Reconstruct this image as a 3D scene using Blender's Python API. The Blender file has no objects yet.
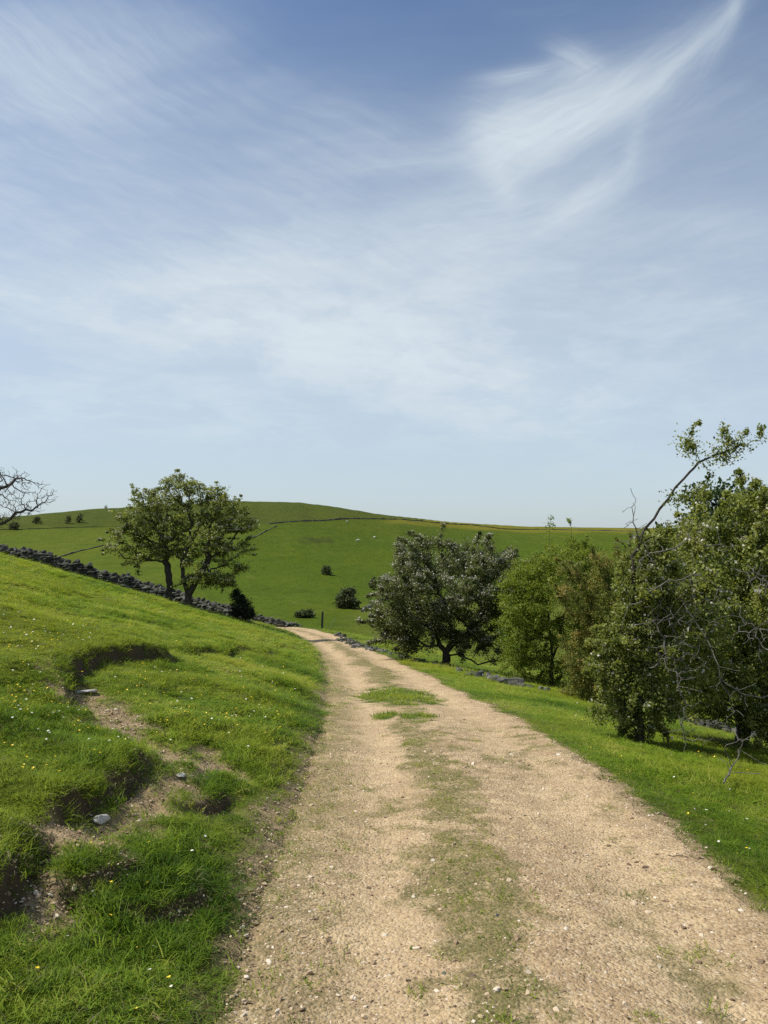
import bpy, bmesh, math, random
import numpy as np
from mathutils import Vector, Matrix

RNG = np.random.default_rng(7)
random.seed(7)
sc = bpy.context.scene
COL = sc.collection
W, H, F = 768.0, 1024.0, 769.0
HOR = 540.0                                  # image row of the true horizon
EYE = 1.65
PITCH = math.atan((HOR - 512.0) / F)

# ------------------------------------------------------------------ helpers
def smooth(a, b, x):
    t = np.clip((np.asarray(x, float) - a) / (b - a), 0, 1)
    return t * t * (3 - 2 * t)

_PERM = np.random.default_rng(3).random((256, 256))
def vnoise(x, y):
    x = np.asarray(x, float); y = np.asarray(y, float)
    xi = np.floor(x).astype(int); yi = np.floor(y).astype(int)
    fx = x - xi; fy = y - yi
    fx = fx * fx * (3 - 2 * fx); fy = fy * fy * (3 - 2 * fy)
    a = _PERM[xi & 255, yi & 255]; b = _PERM[(xi + 1) & 255, yi & 255]
    c = _PERM[xi & 255, (yi + 1) & 255]; d = _PERM[(xi + 1) & 255, (yi + 1) & 255]
    return (a * (1 - fx) + b * fx) * (1 - fy) + (c * (1 - fx) + d * fx) * fy
def fbm(x, y, o=4):
    s = 0; a = .5; t = 0
    for k in range(o):
        s = s + a * vnoise(x * 2 ** k + 17.3 * k, y * 2 ** k + 5.1 * k); t += a; a *= .5
    return s / t - .5                         # about -.35 .. .35

def ray(u, v):
    xc = (u - W / 2) / F; zc = -(v - H / 2) / F
    y = math.cos(PITCH) - math.sin(PITCH) * zc
    z = math.sin(PITCH) + math.cos(PITCH) * zc
    return xc / y, z / y                      # slopes per metre of depth
def pix(u, v, Y):
    a, b = ray(u, v)
    return np.array([a * Y, Y, EYE + b * Y])

def link(o, parent=None):
    COL.objects.link(o)
    if parent is not None: o.parent = parent
    return o
def tag(o, label=None, cat=None, group=None, kind=None):
    if label: o['label'] = label
    if cat: o['category'] = cat
    if group: o['group'] = group
    if kind: o['kind'] = kind
    return o
def empty(name, loc, label, cat, group=None):
    o = bpy.data.objects.new(name, None)
    o.location = [float(c) for c in loc]
    o.empty_display_size = .2
    return tag(link(o), label, cat, group)
def mesh_from(name, verts, faces, mats=(), smooth_shade=False, attrs=None, midx=None):
    """verts (n,3), faces (m,k) array of equal-sized polygons, or a list of such arrays"""
    me = bpy.data.meshes.new(name)
    verts = np.asarray(verts, np.float32)
    if not isinstance(faces, (list, tuple)): faces = [faces]
    faces = [np.asarray(f, np.int32) for f in faces if len(f)]
    nl = sum(f.size for f in faces); nf = sum(len(f) for f in faces)
    me.vertices.add(len(verts)); me.vertices.foreach_set('co', verts.ravel())
    me.loops.add(nl); me.loops.foreach_set('vertex_index', np.concatenate([f.ravel() for f in faces]))
    me.polygons.add(nf)
    tot = np.concatenate([np.full(len(f), f.shape[1], np.int32) for f in faces])
    me.polygons.foreach_set('loop_start', np.concatenate([[0], np.cumsum(tot)[:-1]]).astype(np.int32))
    try: me.polygons.foreach_set('loop_total', tot)
    except Exception: pass
    for m in mats: me.materials.append(m)
    if midx is not None: me.polygons.foreach_set('material_index', np.asarray(midx, np.int32))
    me.update(calc_edges=True)
    me.polygons.foreach_set('use_smooth', np.full(nf, smooth_shade, bool))
    if attrs:
        for k, a in attrs.items():
            a = np.asarray(a, np.float32)
            if a.ndim == 1:
                me.attributes.new(k, 'FLOAT', 'POINT').data.foreach_set('value', a)
            else:
                if a.shape[1] == 3: a = np.concatenate([a, np.ones((len(a), 1), np.float32)], 1)
                me.attributes.new(k, 'FLOAT_COLOR', 'POINT').data.foreach_set('color', a.ravel())
    me.validate()
    return me
def obj_from(name, verts, faces, mats=(), parent=None, **k):
    o = bpy.data.objects.new(name, mesh_from(name, verts, faces, mats, **k))
    return link(o, parent)

# ------------------------------------------------------------------ shader helper
class NT:
    def __init__(s, tree): s.t = tree; tree.nodes.clear()
    def n(s, typ, **k):
        nd = s.t.nodes.new(typ)
        for a, b in k.items(): setattr(nd, a, b)
        return nd
    def put(s, sock, v):
        if isinstance(v, bpy.types.NodeSocket): s.t.links.new(v, sock)
        elif v is not None:
            if sock.type == 'RGBA' and len(v) == 3: v = (*v, 1)
            sock.default_value = v
    def m(s, op, a, b=None, c=None, clamp=False):
        nd = s.n('ShaderNodeMath', operation=op, use_clamp=clamp)
        for i, v in enumerate((a, b, c)):
            if v is not None: s.put(nd.inputs[i], v)
        return nd.outputs[0]
    def vm(s, op, a, b=None, scale=None):
        nd = s.n('ShaderNodeVectorMath', operation=op)
        s.put(nd.inputs[0], a)
        if b is not None: s.put(nd.inputs[1], b)
        if scale is not None: s.put(nd.inputs['Scale'], scale)
        return nd.outputs[0]
    def mix(s, f, a, b, typ='MIX'):
        nd = s.n('ShaderNodeMix', data_type='RGBA', blend_type=typ)
        s.put(nd.inputs[0], f); s.put(nd.inputs[6], a); s.put(nd.inputs[7], b)
        return nd.outputs[2]
    def noise(s, vec, scale, detail=4, rough=.55, dist=0.):
        nd = s.n('ShaderNodeTexNoise'); s.put(nd.inputs['Vector'], vec)
        nd.inputs['Scale'].default_value = scale; nd.inputs['Detail'].default_value = detail
        nd.inputs['Roughness'].default_value = rough; nd.inputs['Distortion'].default_value = dist
        return nd.outputs['Fac']
    def ss(s, x, a, b, lo=0., hi=1.):
        nd = s.n('ShaderNodeMapRange', interpolation_type='SMOOTHSTEP'); s.put(nd.inputs[0], x)
        nd.inputs[1].default_value = a; nd.inputs[2].default_value = b
        nd.inputs[3].default_value = lo; nd.inputs[4].default_value = hi
        return nd.outputs[0]
    def attr(s, name, typ='GEOMETRY'):
        return s.n('ShaderNodeAttribute', attribute_name=name, attribute_type=typ)
    def ramp(s, f, stops):
        nd = s.n('ShaderNodeValToRGB'); s.put(nd.inputs[0], f)
        e = nd.color_ramp.elements
        while len(e) < len(stops): e.new(.5)
        for i, (p, c) in enumerate(stops): e[i].position = p; e[i].color = (*c, 1)
        return nd.outputs[0]
    def bump(s, h, strength, dist):
        nd = s.n('ShaderNodeBump'); nd.inputs['Strength'].default_value = strength
        nd.inputs['Distance'].default_value = dist; s.put(nd.inputs['Height'], h)
        return nd.outputs[0]
    def bsdf(s, color, rough=.8, normal=None, spec=.3):
        nd = s.n('ShaderNodeBsdfPrincipled'); s.put(nd.inputs['Base Color'], color); s.put(nd.inputs['Roughness'], rough)
        nd.inputs['Specular IOR Level'].default_value = spec
        if normal is not None: s.put(nd.inputs['Normal'], normal)
        return nd.outputs[0]
    def out(s, sh):
        o = s.n('ShaderNodeOutputMaterial'); s.t.links.new(sh, o.inputs['Surface'])
def material(name):
    m = bpy.data.materials.new(name); m.use_nodes = True
    return m, NT(m.node_tree)

# ------------------------------------------------------------------ terrain
# track: depth Y, image row, left edge, right edge
TR = [(2.96,1024,205,902),(4.09,905,262,768),(5.0,845,285,700),(7.16,765,309,600),(10,720,322,530),(14.3,695,327,470),
      (19.8,675,327,430),(27,660,322,395),(34,648,314,368),(43,637,297,344),(52,629.5,271,314),(58,626,249,290)]
_ty = [-40., -6.]; _tx = [.6, .6]; _tw = [1.35, 1.35]; _tz = [1.2, .25]
for (Y, v, l, r) in TR:
    a = pix(l, v, Y); b = pix(r, v, Y)
    _ty.append(Y); _tx.append((a[0] + b[0]) / 2); _tw.append((b[0] - a[0]) / 2); _tz.append(a[2])
_ty += [70., 90., 200.]; _tx += [_tx[-1] - 6, _tx[-1] - 16, _tx[-1] - 16]; _tw += [1.3] * 3
_tz += [_tz[-1] - .9, _tz[-1] - 2.3, _tz[-1] - 10]
_yy = np.arange(-40, 200, .25)
def _sm(a):
    b = np.interp(_yy, _ty, a); out = b.copy()
    k = np.exp(-np.linspace(-2, 2, 17) ** 2); k /= k.sum()
    out = np.convolve(np.pad(b, 8, mode='edge'), k, 'valid')
    return out
_XC, _HW, _ZT = _sm(_tx), _sm(_tw), _sm(_tz)
def xc(y): return np.interp(y, _yy, _XC)
def hw(y): return np.interp(y, _yy, _HW)
def zt(y): return np.interp(y, _yy, _ZT)

RIDGE_U = [-900,-300,0,40,100,180,245,300,330,380,450,530,640,768,1000,1600]
RIDGE_V = [512,516,518,514,508.5,504,501,502.5,506,514,522,526.5,528,529,527,515]
def softplus(x, k): return k * np.log1p(np.exp(np.clip(x / k, -40, 40)))
def hill(x, y):
    r = np.hypot(x, y) + 1e-6; az = np.arctan2(x, y)
    azc = np.clip(az, -1.0, 1.0); c = np.cos(azc)
    u = 384 + F * np.tan(azc)
    rv = np.interp(u, RIDGE_U, RIDGE_V)
    tr = (HOR - rv) / F * c
    R = np.interp(u, [-300, 0, 250, 400, 500, 800], [470, 460, 500, 560, 680, 700])
    s = np.clip((r - 140) / (R - 140), 0, 1)
    t = -.105 + (tr + .105) * (1 - (1 - s) ** 1.5)
    z = np.where(r < 140, -.105 * 140, t * np.minimum(r, R)) - .13 * np.maximum(r - R, 0)
    z = np.maximum(z, -90)
    z = z + (fbm(x / 60, y / 60, 3)) * 2.6 * smooth(150, 230, r) * (1 - .85 * smooth(R * .82, R, r))
    z = z + (fbm(x / 9, y / 14, 3)) * .5 * smooth(150, 230, r)
    return z + EYE
def base(x, y):
    x = np.asarray(x, float); y = np.asarray(y, float)
    d = x - xc(y); w = hw(y)
    L = np.maximum(-d - w, 0); R = np.maximum(d - w, 0)
    z = zt(y) + .10 * (1 - np.exp(-L / .35))
    sl = np.interp(y, [0, 8, 25, 42], [.27, .28, .285, .275])
    z = z + sl * (40 - softplus(40 - L, 5))
    z = z - .10 * np.minimum(R, 1.3) - .19 * softplus(R - 1.3, .4) + .06 * softplus(R - 14, 2)
    yc = np.interp(x, [-30, -13.5, -10, -2, 4, 12], [42, 44, 59, 58, 50, 46])
    z = z - .30 * softplus(y - yc, 1.2)
    z = z + .35 * fbm(x / 7, y / 7, 3) * smooth(1.0, 6, np.maximum(L, R))
    h = hill(x, y)
    k = 1.5
    return np.maximum(z, h) + k * np.log1p(np.exp(-np.abs(z - h) / k)) * .6
def cast(u, v, fn=None, r0=1.5, r1=1500):
    fn = fn or base
    a, b = ray(u, v)
    Y = np.exp(np.linspace(math.log(r0), math.log(r1), 4000))
    g = fn(a * Y, Y) - (EYE + b * Y)
    i = np.argmax(g > 0) if (g > 0).any() else len(Y) - 1
    i = max(i, 1)
    f = -g[i - 1] / (g[i] - g[i - 1] + 1e-9); f = min(max(f, 0), 1)
    Yh = Y[i - 1] + f * (Y[i] - Y[i - 1])
    return np.array([a * Yh, Yh])

def edge_in(x, y):
    """distance inside the ragged edge of the track (negative outside)"""
    d = x - xc(y); w = hw(y)
    rag = .30 * fbm(x * 1.3 + 40, y * .9, 3) + .16 * fbm(x * 6, y * 6 + 9, 2)
    # the left border is broken by grass further than the right one
    return w - np.abs(d) + rag + np.where(d < 0, .0, -.04)

# little eroded scarps in the left bank
SC_PX = [([(66,694),(69,672),(90,659),(120,657),(150,657),(172,662)], .34),
         ([(-40,925),(-5,893),(22,868),(48,846)], .22), ([(58,822),(80,806),(108,790),(138,774),(147,764)], .20),
         ([(186,806),(206,796),(228,792)], .13), ([(192,656),(203,650),(213,652)], .22), ([(226,655),(240,649),(252,652)], .24),
         ([(60,888),(96,884),(140,868)], .10), ([(120,905),(165,900),(205,890)], .10), ([(262,655),(270,651),(276,654)], .15)]
SCARP = [(np.array([cast(*p) for p in pl]), h) for pl, h in SC_PX]
PATH_PX = [(-30,925),(20,895),(70,855),(120,818),(168,782),(178,760),(150,738),(118,715),(92,695),(80,680)]
PATHW = np.array([cast(*p) for p in PATH_PX])
def poly_dist(x, y, P):
    best = np.full(x.shape, 1e9); side = np.zeros(x.shape); par = np.zeros(x.shape); n = len(P) - 1
    for i in range(n):
        a, b = P[i], P[i + 1]; e = b - a; L2 = (e ** 2).sum()
        t = ((x - a[0]) * e[0] + (y - a[1]) * e[1]) / L2
        tc = np.clip(t, 0, 1)
        dx = x - a[0] - tc * e[0]; dy = y - a[1] - tc * e[1]
        d = np.hypot(dx, dy)
        cr = e[0] * (y - a[1]) - e[1] * (x - a[0])
        m = d < best
        best = np.where(m, d, best); side = np.where(m, np.sign(cr), side); par = np.where(m, (i + t) / n, par)
    return best, side, par
def relief(x, y):
    """(dz, dirt) of lumps, scarps and wheel ruts near the camera"""
    x = np.asarray(x, float); y = np.asarray(y, float)
    sh = x.shape; x = x.ravel(); y = y.ravel()
    dz = np.zeros(x.shape); dirt = np.zeros(x.shape); scarp_shade = np.zeros(x.shape)
    m = (y > -2) & (y < 75) & (x > -45) & (x < 30)
    if not m.any(): return dz.reshape(sh), dirt.reshape(sh), scarp_shade.reshape(sh)
    X, Y = x[m], y[m]
    e = edge_in(X, Y); d = X - xc(Y)
    g = smooth(.05, -.5, e)
    lump = .13 * fbm(X / .55, Y / .55, 3) + .13 * fbm(X / 1.9 + 4, Y / 1.9, 2)
    lump *= np.where(d < 0, 1, .5)
    q = g * lump
    ins = smooth(0, .3, e)
    q += ins * (-.035 * np.exp(-((np.abs(d) - .72) / .28) ** 2) + .02 * np.exp(-(d / .35) ** 2) + .035 * fbm(X / .5, Y / .5, 4))
    dd = smooth(-.27, .03, e + .32 * fbm(X * 2.2, Y * 2.2, 3)) * .9
    dd *= np.where(d > 0, smooth(-.14, .02, e), 1.)
    dk = np.zeros(X.shape)
    for P, h in SCARP:
        bb = (X > P[:, 0].min() - 4) & (X < P[:, 0].max() + 4) & (Y > P[:, 1].min() - 4) & (Y < P[:, 1].max() + 4)
        if not bb.any(): continue
        xs, ys = X[bb], Y[bb]
        bd, sd, par = poly_dist(xs, ys, P)
        wob = .16 * fbm(xs * 3, ys * 3, 3)
        s = bd * sd + wob                      # + is uphill
        endw = smooth(-.12, .08, par) * smooth(1.12, .92, par)
        up = np.exp(-np.maximum(s, 0) / (2.2 * h + .5)); dn = np.exp(-np.maximum(-s, 0) / (1.2 * h + .25))
        st = smooth(-.05, .05, s)
        q[bb] += endw * h * .55 * (st * up * .75 - (1 - st) * dn * .45)
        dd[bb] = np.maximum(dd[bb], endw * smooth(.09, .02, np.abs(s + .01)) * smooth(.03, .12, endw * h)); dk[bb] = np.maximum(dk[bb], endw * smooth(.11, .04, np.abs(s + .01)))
    bd, sd, par = poly_dist(X, Y, PATHW)
    pw = .15 + .8 * fbm(X * 1.6 + 3, Y * 1.6, 3) + .7 * fbm(X * 6, Y * 6, 2)
    pm = smooth(.20, -.05, bd - pw) * smooth(-.1, .05, par) * smooth(1.1, .95, par)
    dd = np.maximum(dd, pm * .95); q -= .05 * pm
    dz[m] = q; dirt[m] = dd; scarp_shade[m] = dk
    return dz.reshape(sh), dirt.reshape(sh), scarp_shade.reshape(sh)
def surf(x, y):
    return base(x, y) + relief(x, y)[0]
def gz(x, y): return float(surf(np.array([x]), np.array([y]))[0])
def gy(u, Y):
    x = ray(u, HOR)[0] * Y; return np.array([x, Y, gz(x, Y)])
def gp(u, v):
    p = cast(u, v, surf, 1.8, 900)
    return np.array([p[0], p[1], gz(*p)])

# ---- ground sheets (polar, fine in the viewed wedge)
th = np.radians(np.concatenate([np.arange(-180, -40, 4.), np.arange(-40, 40, .13), np.arange(40, 180, 4.)]))
rr = np.concatenate([[.02], np.linspace(.4, 2.4, 14)[:-1], np.exp(np.linspace(math.log(2.4), math.log(80), 540))[:-1], np.exp(np.linspace(math.log(80), math.log(2600), 230))])
RR, TH = np.meshgrid(rr, th, indexing='ij')
GX, GY = RR * np.sin(TH), RR * np.cos(TH)
BZ = base(GX, GY); DZ, DIRT, SCARP_SHADE = relief(GX, GY)
EIN = edge_in(GX, GY)
sink = np.where((GY > -3) & (GY < 80), (.07 + .002 * np.maximum(GY, 0)) * smooth(.06, .30, EIN), 0)
GZ = BZ + DZ - sink
nr, nt = GX.shape
idx = np.arange(nr * nt).reshape(nr, nt)
quad = np.stack([idx[:-1, :], np.roll(idx, -1, 1)[:-1, :], np.roll(idx, -1, 1)[1:, :], idx[1:, :]], -1)
V = np.stack([GX, GY, GZ], -1).reshape(-1, 3)
# field tones of the far hillside, laid out over its slopes (world positions)
AZ = np.arctan2(GX, GY); UU = 384 + F * np.tan(np.clip(AZ, -1, 1))
VV = HOR - F * (GZ - EYE) / np.maximum(GY, 1e-3)
ragu = UU + 8 * fbm(GX / 25, GY / 25, 3); ragv = VV + 3.0 * fbm(GX / 18 + 7, GY / 18, 3)
FIELD = np.empty(GX.shape + (3,)); FIELD[:] = (.068, .100, .0095)
def paint(mask, c):
    mk = np.clip(mask, 0, 1)[..., None]; FIELD[:] = FIELD * (1 - mk) + np.array(c) * mk
wl1 = np.interp(UU, [-900, 0, 105, 232, 267, 319, 345, 374, 420, 470, 540, 640, 1600], [534, 530, 527, 526, 524, 521, 519.5, 519, 521, 525, 529, 531, 533])
paint(smooth(.8, -.8, ragv - wl1), (.064, .082, .018))                        # rough moor grass along the top
paint(smooth(265, 235, ragu - (VV - 527) * -1.6) * smooth(-.6, .6, VV - wl1), (.088, .118, .016))
paint(smooth(560, 522, VV) * smooth(-.6, .6, VV - wl1) * .45, (.072, .098, .015))
yl = np.interp(UU, [370, 400, 440, 540, 640, 1600], [519, 518.5, 520.5, 526.2, 528, 530])
paint(smooth(375, 402, ragu) * smooth(-.5, .5, VV - yl) * smooth(1, -1, ragv - (yl + np.interp(UU, [400, 470, 620], [5, 7.5, 5]))), (.150, .142, .024))
scrub = ((UU - 318) / 22) ** 2 + ((VV - 540) / 4.2) ** 2 + 2.6 * fbm(GX / 6, GY / 9, 3)
paint(smooth(1.1, .5, scrub) * .8, (.046, .060, .018))
paint(smooth(330, 380, ragu) * smooth(600, 606, ragv) * .8, (.105, .125, .026))
paint(smooth(.07, .18, fbm(GX / 30, GY / 45, 4)) * .25, (.088, .108, .014))
FIELD = FIELD.reshape(-1, 3) * (.88, .92, .56)

def grass_ground_nodes(nt_, far):
    pos = nt_.n('ShaderNodeNewGeometry').outputs['Position']
    return pos
mat_ground, g = material('turf_and_soil')
pos = g.n('ShaderNodeNewGeometry').outputs['Position']
n1 = g.noise(pos, .45, 4); n2 = g.noise(pos, 6., 5, .65); n3 = g.noise(pos, 45., 4, .7)
turf = g.mix(g.ss(n1, .35, .65), (.060, .090, .006), (.120, .145, .010))
turf = g.mix(g.ss(n2, .45, .75, 0, .7), turf, (.115, .105, .02))
turf = g.mix(g.ss(n3, .40, .7, 0, .6), turf, (.032, .042, .006))
soil = g.mix(g.ss(n2, .3, .7), (.31, .22, .125), (.47, .345, .205))
soil = g.mix(g.ss(n3, .4, .7, 0, .8), soil, (.20, .135, .08))
soil = g.mix(g.m('MULTIPLY', g.attr('scarp_shade').outputs['Fac'], .9), soil, (.060, .040, .024))  # scarp soil painted darker, standing in for shade under the overhanging grass
c = g.mix(g.attr('dirt').outputs['Fac'], turf, soil)
hgt = g.m('ADD', g.m('MULTIPLY', n2, .7), g.m('MULTIPLY', n3, .4))
g.out(g.bsdf(c, .95, g.bump(hgt, .9, .05), .1))
mat_hill, g = material('hill_pasture')
pos = g.n('ShaderNodeNewGeometry').outputs['Position']
stretch = g.vm('MULTIPLY', pos, (1.0, .45, 1.0))
fc = g.attr('field').outputs['Color']
n1 = g.noise(stretch, .05, 5, .6); n2 = g.noise(stretch, .35, 5, .7); n3 = g.noise(pos, 1.6, 4, .7)
c = g.mix(g.ss(n1, .35, .68, 0, .55), fc, g.mix(1., fc, (1.25, 1.10, 1.1), 'MULTIPLY'))
c = g.mix(g.ss(n2, .42, .70, 0, .55), c, g.mix(1., c, (.62, .70, .70), 'MULTIPLY'))
c = g.mix(g.ss(n3, .5, .72, 0, .5), c, g.mix(1., c, (.55, .62, .6), 'MULTIPLY'))
c = g.mix(g.ss(g.noise(stretch, .18, 3, .5), .58, .75, 0, .4), c, (.105, .118, .022))
terr = g.noise(g.vm('MULTIPLY', pos, (.045, .045, .85)), 1., 4, .6, .4)
c = g.mix(g.ss(terr, .54, .70, 0, .38), c, g.mix(1., c, (.66, .74, .7), 'MULTIPLY'))
c = g.mix(g.ss(g.noise(pos, .022, 4, .6), .42, .62, 0, .45), c, g.mix(1., c, (1.22, 1.12, 1.3), 'MULTIPLY'))
rush = g.m('MULTIPLY', g.ss(g.noise(stretch, .75, 3, .7), .60, .70), g.ss(g.noise(pos, .03, 3), .50, .62))
c = g.mix(g.m('MULTIPLY', rush, .6), c, (.040, .050, .016))
hgt = g.m('ADD', g.m('ADD', g.m('MULTIPLY', n2, .8), g.m('MULTIPLY', terr, .6)), g.m('MULTIPLY', n3, .4))
g.out(g.bsdf(c, .95, g.bump(hgt, .9, .7), .05))

isplit = int(np.searchsorted(rr, 105.))
def cut_sheet(name, i0, i1, mat, attrs):
    q = quad[i0:i1].reshape(-1, 4); used = np.arange(i0 * nt, (i1 + 1) * nt)
    o = obj_from(name, V[used], (q - i0 * nt)[:, ::-1], [mat], smooth_shade=True, attrs={k: a[used] for k, a in attrs.items()})
    return o
ground = cut_sheet('ground', 0, isplit, mat_ground, {'dirt': DIRT.ravel(), 'scarp_shade': SCARP_SHADE.ravel()})
tag(ground, 'grassy bank and verge with eroded bare patches either side of the gravel track', 'ground', kind='structure')
hills = cut_sheet('hill', isplit, nr - 1, mat_hill, {'field': FIELD})
tag(hills, 'broad green pasture hill rising beyond the valley to the skyline', 'hill', kind='structure')

# ---- the track
ty = np.concatenate([np.linspace(-2.5, 2.2, 30)[:-1], np.exp(np.linspace(math.log(2.2), math.log(84), 1000))])
tt = np.linspace(-1, 1, 120)
TY, TT = np.meshgrid(ty, tt, indexing='ij')
TX = xc(TY) + TT * (hw(TY) + .38)
e_t = edge_in(TX, TY)
TZ = surf(TX, TY) + .006 + .0004 * np.maximum(TY, 0) - .06 * smooth(.07, -.02, e_t)
# where dry grass has come through the gravel
def track_grass(X, Y):
    d = X - xc(Y) ; a = fbm(X * 1.1 + 11, Y * .55, 4); b = fbm(X * 7, Y * 7, 3)
    # centre strip, strongest near the camera
    cen = np.interp(Y, [0, 3, 4, 5, 7, 10, 14, 20, 30, 60], [-.12, -.15, -.22, -.26, -.26, -.20, .02, .04, .02, 0])
    strip = np.exp(-((d - cen + .5 * fbm(Y * .8, d * .4, 3)) / np.interp(Y, [0, 4, 10, 16, 60], [.30, .26, .23, .34, .26])) ** 2)
    m = smooth(.20, .66, strip * np.interp(Y, [0, 9, 11, 16, 30, 60], [.80, .82, .78, .85, .8, .6]) + a * 1.2 + b * 1.2)
    # patches to the right of the strip
    side = np.exp(-((d - .62) / .45) ** 2) * smooth(7, 3.2, Y) * .55
    m = np.maximum(m, smooth(.30, .8, side + a * 1.2 + b * 1.1) * .8)
    m = np.maximum(m, smooth(.15, .55, a * 1.3 + b * 1.2) * .7)
    # two fresh green patches
    e = edge_in(X, Y)
    m = np.maximum(m, smooth(.62, .15, e + .5 * b + .4 * a) * smooth(-.1, -.3, d) * np.clip(.6 + 1.5 * a, .15, 1))
    return np.clip(m, 0, 1)
PATCH = [(gp(398, 696), .80, 1.9), (gp(418, 718), .28, .55), (gp(385, 716), .2, .4)]
def fresh(X, Y):
    m = np.zeros(np.shape(X))
    for p, a, b in PATCH:
        q = ((X - p[0]) / a) ** 2 + ((Y - p[1]) / b) ** 2 + 2.0 * fbm(X * 4, Y * 3, 3)
        m = np.maximum(m, smooth(1.1, .5, q))
    return m
TG = track_grass(TX, TY); TF = fresh(TX, TY)
DD_ = TX - xc(TY)
RUT = np.exp(-((DD_ - np.where(DD_ < 0, -.74, .70) + .25 * fbm(TX * 2, TY * 1.2, 3)) / .30) ** 2) * np.clip(.8 + 1.2 * fbm(TX * 1.7 + 9, TY * .8, 3), 0, 1) * (1 - .7 * TG)
ni, nj = TX.shape
ix = np.arange(ni * nj).reshape(ni, nj)
tq = np.stack([ix[:-1, :-1], ix[:-1, 1:], ix[1:, 1:], ix[1:, :-1]], -1).reshape(-1, 4)
mat_track, g = material('limestone_gravel')
pos = g.n('ShaderNodeNewGeometry').outputs['Position']
a1 = g.attr('dry').outputs['Fac']; a2 = g.attr('fresh').outputs['Fac']
n0 = g.noise(pos, .9, 4, .6); n1 = g.noise(pos, 7., 5, .65); n2 = g.noise(pos, 38., 5, .7)
vo = g.n('ShaderNodeTexVoronoi', feature='F1'); g.put(vo.inputs['Vector'], pos); vo.inputs['Scale'].default_value = 62.
vo.inputs['Randomness'].default_value = 1.
vc = g.n('ShaderNodeSeparateColor'); g.put(vc.inputs[0], vo.outputs['Color'])
grav = g.mix(g.ss(n0, .3, .7), (.50, .358, .195), (.61, .452, .255))
grav = g.mix(g.ss(n1, .38, .64, 0, .85), grav, (.34, .235, .130))
grav = g.mix(g.ss(n2, .47, .66, 0, .9), grav, (.20, .135, .075))
grav = g.mix(g.ss(g.noise(pos, 2.3, 5, .7), .45, .62, 0, .6), grav, (.31, .21, .115))
grav = g.mix(g.ss(vc.outputs[0], .72, .95, 0, .45), grav, (.60, .50, .36))
grav = g.mix(g.ss(vc.outputs[1], .8, .97, 0, .4), grav, (.24, .17, .10))
dry = g.mix(g.ss(n2, .35, .65), (.22, .178, .075), (.14, .130, .045))
fr = g.mix(g.ss(n2, .35, .65), (.075, .115, .022), (.10, .13, .03))
grav = g.mix(g.m('MULTIPLY', g.attr('rut').outputs['Fac'], .5), grav, g.mix(g.ss(n2, .40, .66), (.63, .475, .275), (.45, .325, .18)))
dm = g.m('MULTIPLY', a1, g.ss(g.m('ADD', g.m('MULTIPLY', n2, .5), g.m('MULTIPLY', n1, .5)), .34, .56, .30, .92))
c = g.mix(dm, grav, dry)
c = g.mix(a2, c, fr)
peb = g.ss(vo.outputs['Distance'], .0, .012, 1, 0)
hgt = g.m('ADD', g.m('ADD', g.m('MULTIPLY', n1, .6), g.m('MULTIPLY', n2, .5)), g.m('MULTIPLY', g.m('SUBTRACT', .6, vo.outputs['Distance']), .30))
g.out(g.bsdf(c, .95, g.bump(hgt, 1.0, .032), .15))
track = obj_from('track', np.stack([TX, TY, TZ], -1).reshape(-1, 3), tq, [mat_track], smooth_shade=True,
                 attrs={'dry': TG.ravel(), 'fresh': TF.ravel(), 'rut': RUT.ravel()})
tag(track, 'pale sandy gravel track with two wheel ruts running away downhill', 'track', kind='structure')

# ------------------------------------------------------------------ scattering
def scatter(name, pos, rot, scl, pick, tint, protos, label, cat):
    me = bpy.data.meshes.new(name)
    n = len(pos); me.vertices.add(n); me.vertices.foreach_set('co', np.asarray(pos, np.float32).ravel())
    def at(nm, typ, a, key):
        me.attributes.new(nm, typ, 'POINT').data.foreach_set(key, np.asarray(a).ravel())
    at('rot', 'FLOAT_VECTOR', np.asarray(rot, np.float32), 'vector'); at('scl', 'FLOAT_VECTOR', np.asarray(scl, np.float32), 'vector')
    at('pick', 'INT', np.asarray(pick, np.int32), 'value'); at('tint', 'FLOAT', np.asarray(tint, np.float32), 'value')
    o = link(bpy.data.objects.new(name, me))
    pc = bpy.data.collections.new(name + '_kinds')
    for k, p in enumerate(protos): p.name = '%s_kind_%02d' % (name, k); pc.objects.link(p)
    ng = bpy.data.node_groups.new(name + '_scatter', 'GeometryNodeTree')
    ng.interface.new_socket('Geometry', in_out='INPUT', socket_type='NodeSocketGeometry')
    ng.interface.new_socket('Geometry', in_out='OUTPUT', socket_type='NodeSocketGeometry')
    N = ng.nodes; Lk = ng.links
    gi = N.new('NodeGroupInput'); go = N.new('NodeGroupOutput')
    ci = N.new('GeometryNodeCollectionInfo'); ci.inputs['Collection'].default_value = pc
    ci.inputs['Separate Children'].default_value = True; ci.inputs['Reset Children'].default_value = True
    ip = N.new('GeometryNodeInstanceOnPoints'); ip.inputs['Pick Instance'].default_value = True
    def na(nm, typ):
        q = N.new('GeometryNodeInputNamedAttribute'); q.data_type = typ; q.inputs['Name'].default_value = nm
        return [s for s in q.outputs if s.enabled and s.name == 'Attribute'][0]
    Lk.new(gi.outputs[0], ip.inputs['Points']); Lk.new(ci.outputs[0], ip.inputs['Instance'])
    Lk.new(na('pick', 'INT'), ip.inputs['Instance Index'])
    Lk.new(na('rot', 'FLOAT_VECTOR'), ip.inputs['Rotation']); Lk.new(na('scl', 'FLOAT_VECTOR'), ip.inputs['Scale'])
    Lk.new(ip.outputs[0], go.inputs[0])
    md = o.modifiers.new('scatter', 'NODES'); md.node_group = ng
    return tag(o, label, cat, kind='stuff')

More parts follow.
